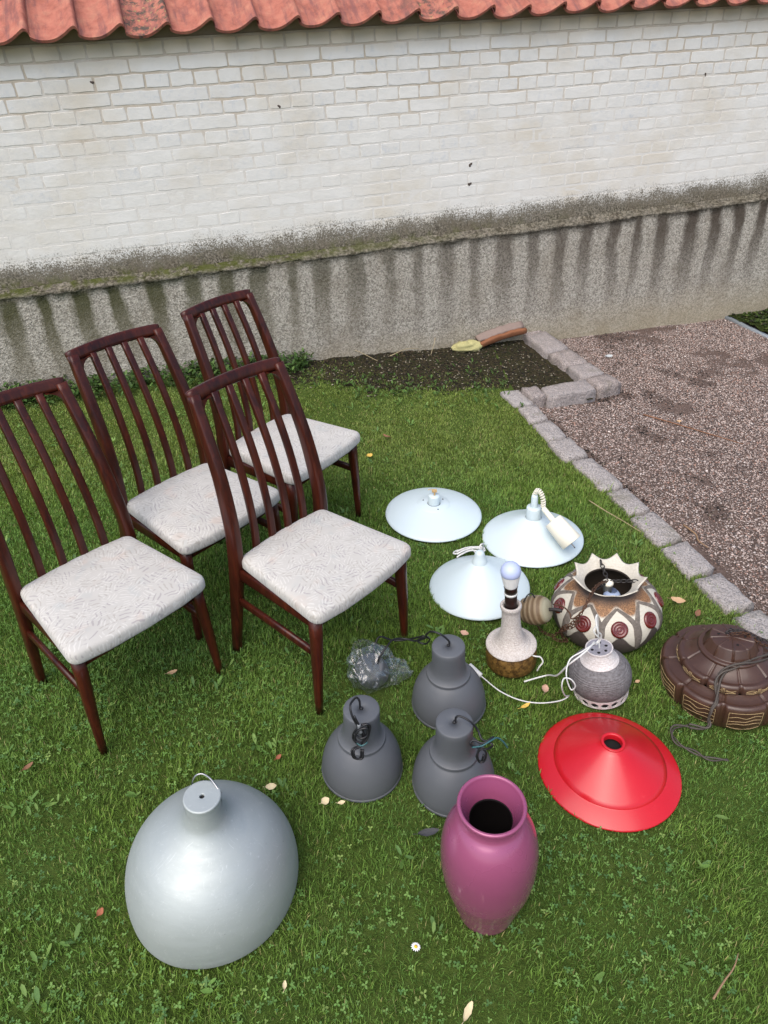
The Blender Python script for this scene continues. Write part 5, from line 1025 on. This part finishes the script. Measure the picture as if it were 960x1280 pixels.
n = 160; x = NP.uniform(-0.8, 0.9, n); y = bed_edge(x) + NP.normal(0.05, 0.16, n)
rosettes('bed_weeds', x, y, 5, 0.007, 0.020, 0.2, 1.0, [(0.07, 0.14, 0.03), (0.09, 0.16, 0.04), (0.045, 0.08, 0.02)], 1.7)

def dry_leaf(x, y, L, w, col, lab, az, z=0.026, roll=0.2, rough=0.7):
    P = []; F = []; nl, nw = 8, 4; r = random.Random(int(x * 1000) + int(y * 77))
    for i in range(nl + 1):
        t = i / nl; ww = w * (math.sin(PI * (0.04 + 0.92 * t)) ** 0.8) * (1 + r.uniform(-0.12, 0.12))
        for k in range(nw + 1):
            s = k / nw * 2 - 1; P.append((L * (t - 0.5), ww * s * 0.5, 0.16 * w * s * s + 0.10 * L * (t - 0.5) ** 2 * 4 * r.uniform(0.6, 1.2) + r.uniform(-1, 1) * 0.0006))
    for i in range(nl):
        for k in range(nw): F.append((i * (nw + 1) + k, (i + 1) * (nw + 1) + k, (i + 1) * (nw + 1) + k + 1, i * (nw + 1) + k + 1))
    m = MB().add(P, F); st = cord([(-L * 0.5, 0, 0.002), (-L * 0.62, 0.001, 0.003), (-L * 0.75, 0.003, 0.001)], 0.0006, 5, 3); m = merge(m, st)
    o = link('fallen_leaf', m, col); o.matrix_world = gmat(x, y, az, (0, 0), z) @ Matrix.Rotation(roll, 4, 'X'); o['label'] = lab; o['category'] = 'leaf'; o['group'] = 'dry leaves fallen on the lawn'; return o
LT = plain('tan_dry_leaf', (0.46, 0.30, 0.17), 0.7, 0, 0.25, 60, 0.2); LY = plain('yellow_dry_leaf', (0.62, 0.40, 0.08), 0.6, 0, 0.2, 60, 0.2); LB = plain('brown_dry_leaf', (0.20, 0.095, 0.05), 0.7, 0, 0.35, 60, 0.2); LC = plain('pale_dry_leaf', (0.60, 0.50, 0.31), 0.7, 0, 0.2, 60, 0.2); LR = plain('reddish_dry_leaf', (0.30, 0.10, 0.05), 0.7, 0, 0.3, 60, 0.2); LP = plain('pinkish_dry_leaf', (0.45, 0.28, 0.20), 0.7, 0, 0.2, 60, 0.2)
for a in [(-0.775, 1.681, 0.035, 0.015, LT, 'tan dry leaf on the grass under the leftmost chair', 0.4), (-0.06, 3.181, 0.035, 0.028, LY, 'bright yellow leaf on the lawn right of the farthest chair', 0.5), (0.038, 3.392, 0.055, 0.026, LB, 'brown curled leaf on the lawn behind the bright yellow leaf', 2.4),
          (-0.384, 1.219, 0.032, 0.020, LC, 'pale leaf on the grass to the right above the aluminium dome', 0.1), (-0.223, 1.166, 0.026, 0.022, LC, 'cream square leaf just below the left grey bell lamp', 0.6), (-0.372, 1.32, 0.022, 0.013, LR, 'small reddish brown leaf left of the left grey bell lamp', 0.9), (-1.131, 1.316, 0.036, 0.013, LB, 'brown leaf by the left edge of the lawn below the leftmost chair', 0.9),
          (-0.78, 0.88, 0.022, 0.016, LR, 'small red leaf on the grass left of the aluminium dome', 1.2), (0.118, 0.632, 0.045, 0.016, LC, 'long pale pointed leaf at the bottom edge of the lawn', 1.0), (1.129, 1.977, 0.055, 0.028, LT, 'tan leaf between the spiked ceramic lamp and the edging stones', -0.4), (0.507, 1.554, 0.036, 0.024, LP, 'pinkish tan leaf between the white cord and the bottle lamp', 1.2),
          (0.425, 1.486, 0.040, 0.013, LY, 'narrow yellowish leaf below the white cord', 0.5), (0.27, 1.831, 0.032, 0.022, LP, 'pink leaf left of the bottle lamp, above a grey bell lamp', -0.5), (1.175, 1.90, 0.045, 0.020, LB, 'brown leaf behind the brown tiered pendant lamp', 0.9), (0.83, 1.575, 0.02, 0.012, LT, 'small tan leaf at the right side of the stoneware pendant', 0.4),
          (0.067, 1.06, 0.060, 0.020, plain('slate_leaf', (0.05, 0.05, 0.055), 0.8), 'dark grey dry leaf on the grass at the left of the pink vase', 0.15), (-0.176, 1.16, 0.022, 0.012, LC, 'small pale leaf directly in front of the left grey bell lamp', 0.2), (-0.30, 0.70, 0.02, 0.010, LC, 'small pale leaf on the grass right of the aluminium dome foot', 1.6)]: dry_leaf(*a)
for a in [(1.698, 4.663, 0.06, 0.035, plain('grey_pebble_leaf', (0.40, 0.42, 0.42), 0.7), 'pale grey leaf on the dark gravel beside the border blocks', 0.3), (1.387, 2.125, 0.03, 0.016, LT, 'tan leaf on the gravel beside the edging stones', 0.7), (1.80, 3.62, 0.03, 0.02, LT, 'tan leaf in the middle of the gravel', 0.2)]:
    o = dry_leaf(*a, z=-0.035); o['group'] = 'dry leaves fallen on the gravel'
def twig(name, pts, r, lab, col):
    o = link(name, sweep(crom(pts, 4), [(r * (1 - 0.5 * i / (4 * (len(pts) - 1))),) * 2 for i in range(4 * (len(pts) - 1) + 1)], 7), col); o.matrix_world = GM.copy(); o['label'] = lab; o['category'] = 'twig'; return o
TWG = plain('dry_twig', (0.24, 0.15, 0.085), 0.8, 0, 0.3, 60, 0.3)
twig('twig', [(0.682, 0.636, 0.026), (0.72, 0.668, 0.032), (0.755, 0.695, 0.034), (0.779, 0.724, 0.036)], 0.0026, 'short brown twig on the grass in the bottom right corner', TWG)
twig('twig', [(0.982, 2.695, 0.03), (1.03, 2.60, 0.034), (1.09, 2.51, 0.033), (1.142, 2.429, 0.03)], 0.0024, 'long thin straw twig on the lawn beside the edging stones', plain('straw_twig', (0.36, 0.27, 0.16), 0.8))
twig('twig', [(1.40, 2.56, -0.03), (1.425, 2.48, -0.028), (1.415, 2.43, -0.026), (1.44, 2.38, -0.03)], 0.005, 'crooked brown twig on the gravel just beyond the edging stones', TWG)
twig('twig', [(1.62, 3.72, -0.034), (1.75, 3.60, -0.032), (1.9, 3.46, -0.032), (2.05, 3.325, -0.034)], 0.0045, 'long dark twig lying across the middle of the gravel', LB)
SPROUT = plain('dry_stalk', (0.40, 0.33, 0.20), 0.8)
for i, (a, b) in enumerate([((-0.36, 4.72, 0.06), (0.02, 4.50, 0.03)), ((-0.05, 4.75, 0.02), (0.2, 4.74, 0.05)), ((0.1, 4.6, 0.02), (0.32, 4.72, 0.03)), ((0.44, 4.85, 0.1), (0.40, 4.62, 0.02)), ((0.45, 4.80, 0.02), (0.68, 4.86, 0.04))]):
    c = tuple((p + q) / 2 + 0.02 for p, q in zip(a, b)); twig('dry_stalk', [a, c, b], 0.003, ['dry stalk leaning from the foot of the plinth behind the farthest chair', 'dry stalk along the foot of the plinth', 'dry stalk lying on the dark soil bed', 'upright dry stalk left of the lichen stone', 'dry stalk just left of the lichen stone'][i], SPROUT)['category'] = 'dry stalk'
dz = thing('daisy', 'single small white daisy flower in the lawn below the pink vase', 'flower', gmat(0.006, 0.762, 0.2, (0.15, 0.2), 0.0))
link('stalk', cord([(0, 0, 0), (0.002, 0, 0.015), (0, 0, 0.032)], 0.0009, 5), plain('green_stalk', (0.07, 0.13, 0.03), 0.6), dz)
link('flower_centre', lathe([(0.0045, 0.032), (0.004, 0.0345), (0.002, 0.0355), (0.0005, 0.036)], 12, close_top=True), plain('yellow_centre', (0.70, 0.45, 0.03), 0.7), dz)
pm = MB()
for k in range(13):
    a = 2 * PI * k / 13; c, s = math.cos(a), math.sin(a)
    pm.add([(c * 0.003 - s * q, s * 0.003 + c * q, 0.0325) for q in (-0.0012, 0.0012)] + [(c * 0.009 - s * q, s * 0.009 + c * q, 0.0335) for q in (0.0021, -0.0021)] + [(c * 0.0125, s * 0.0125, 0.032)], [(0, 1, 2, 3), (3, 2, 4)])
link('petals', pm, plain('white_petal', (0.80, 0.80, 0.78), 0.6, bump=0), dz)
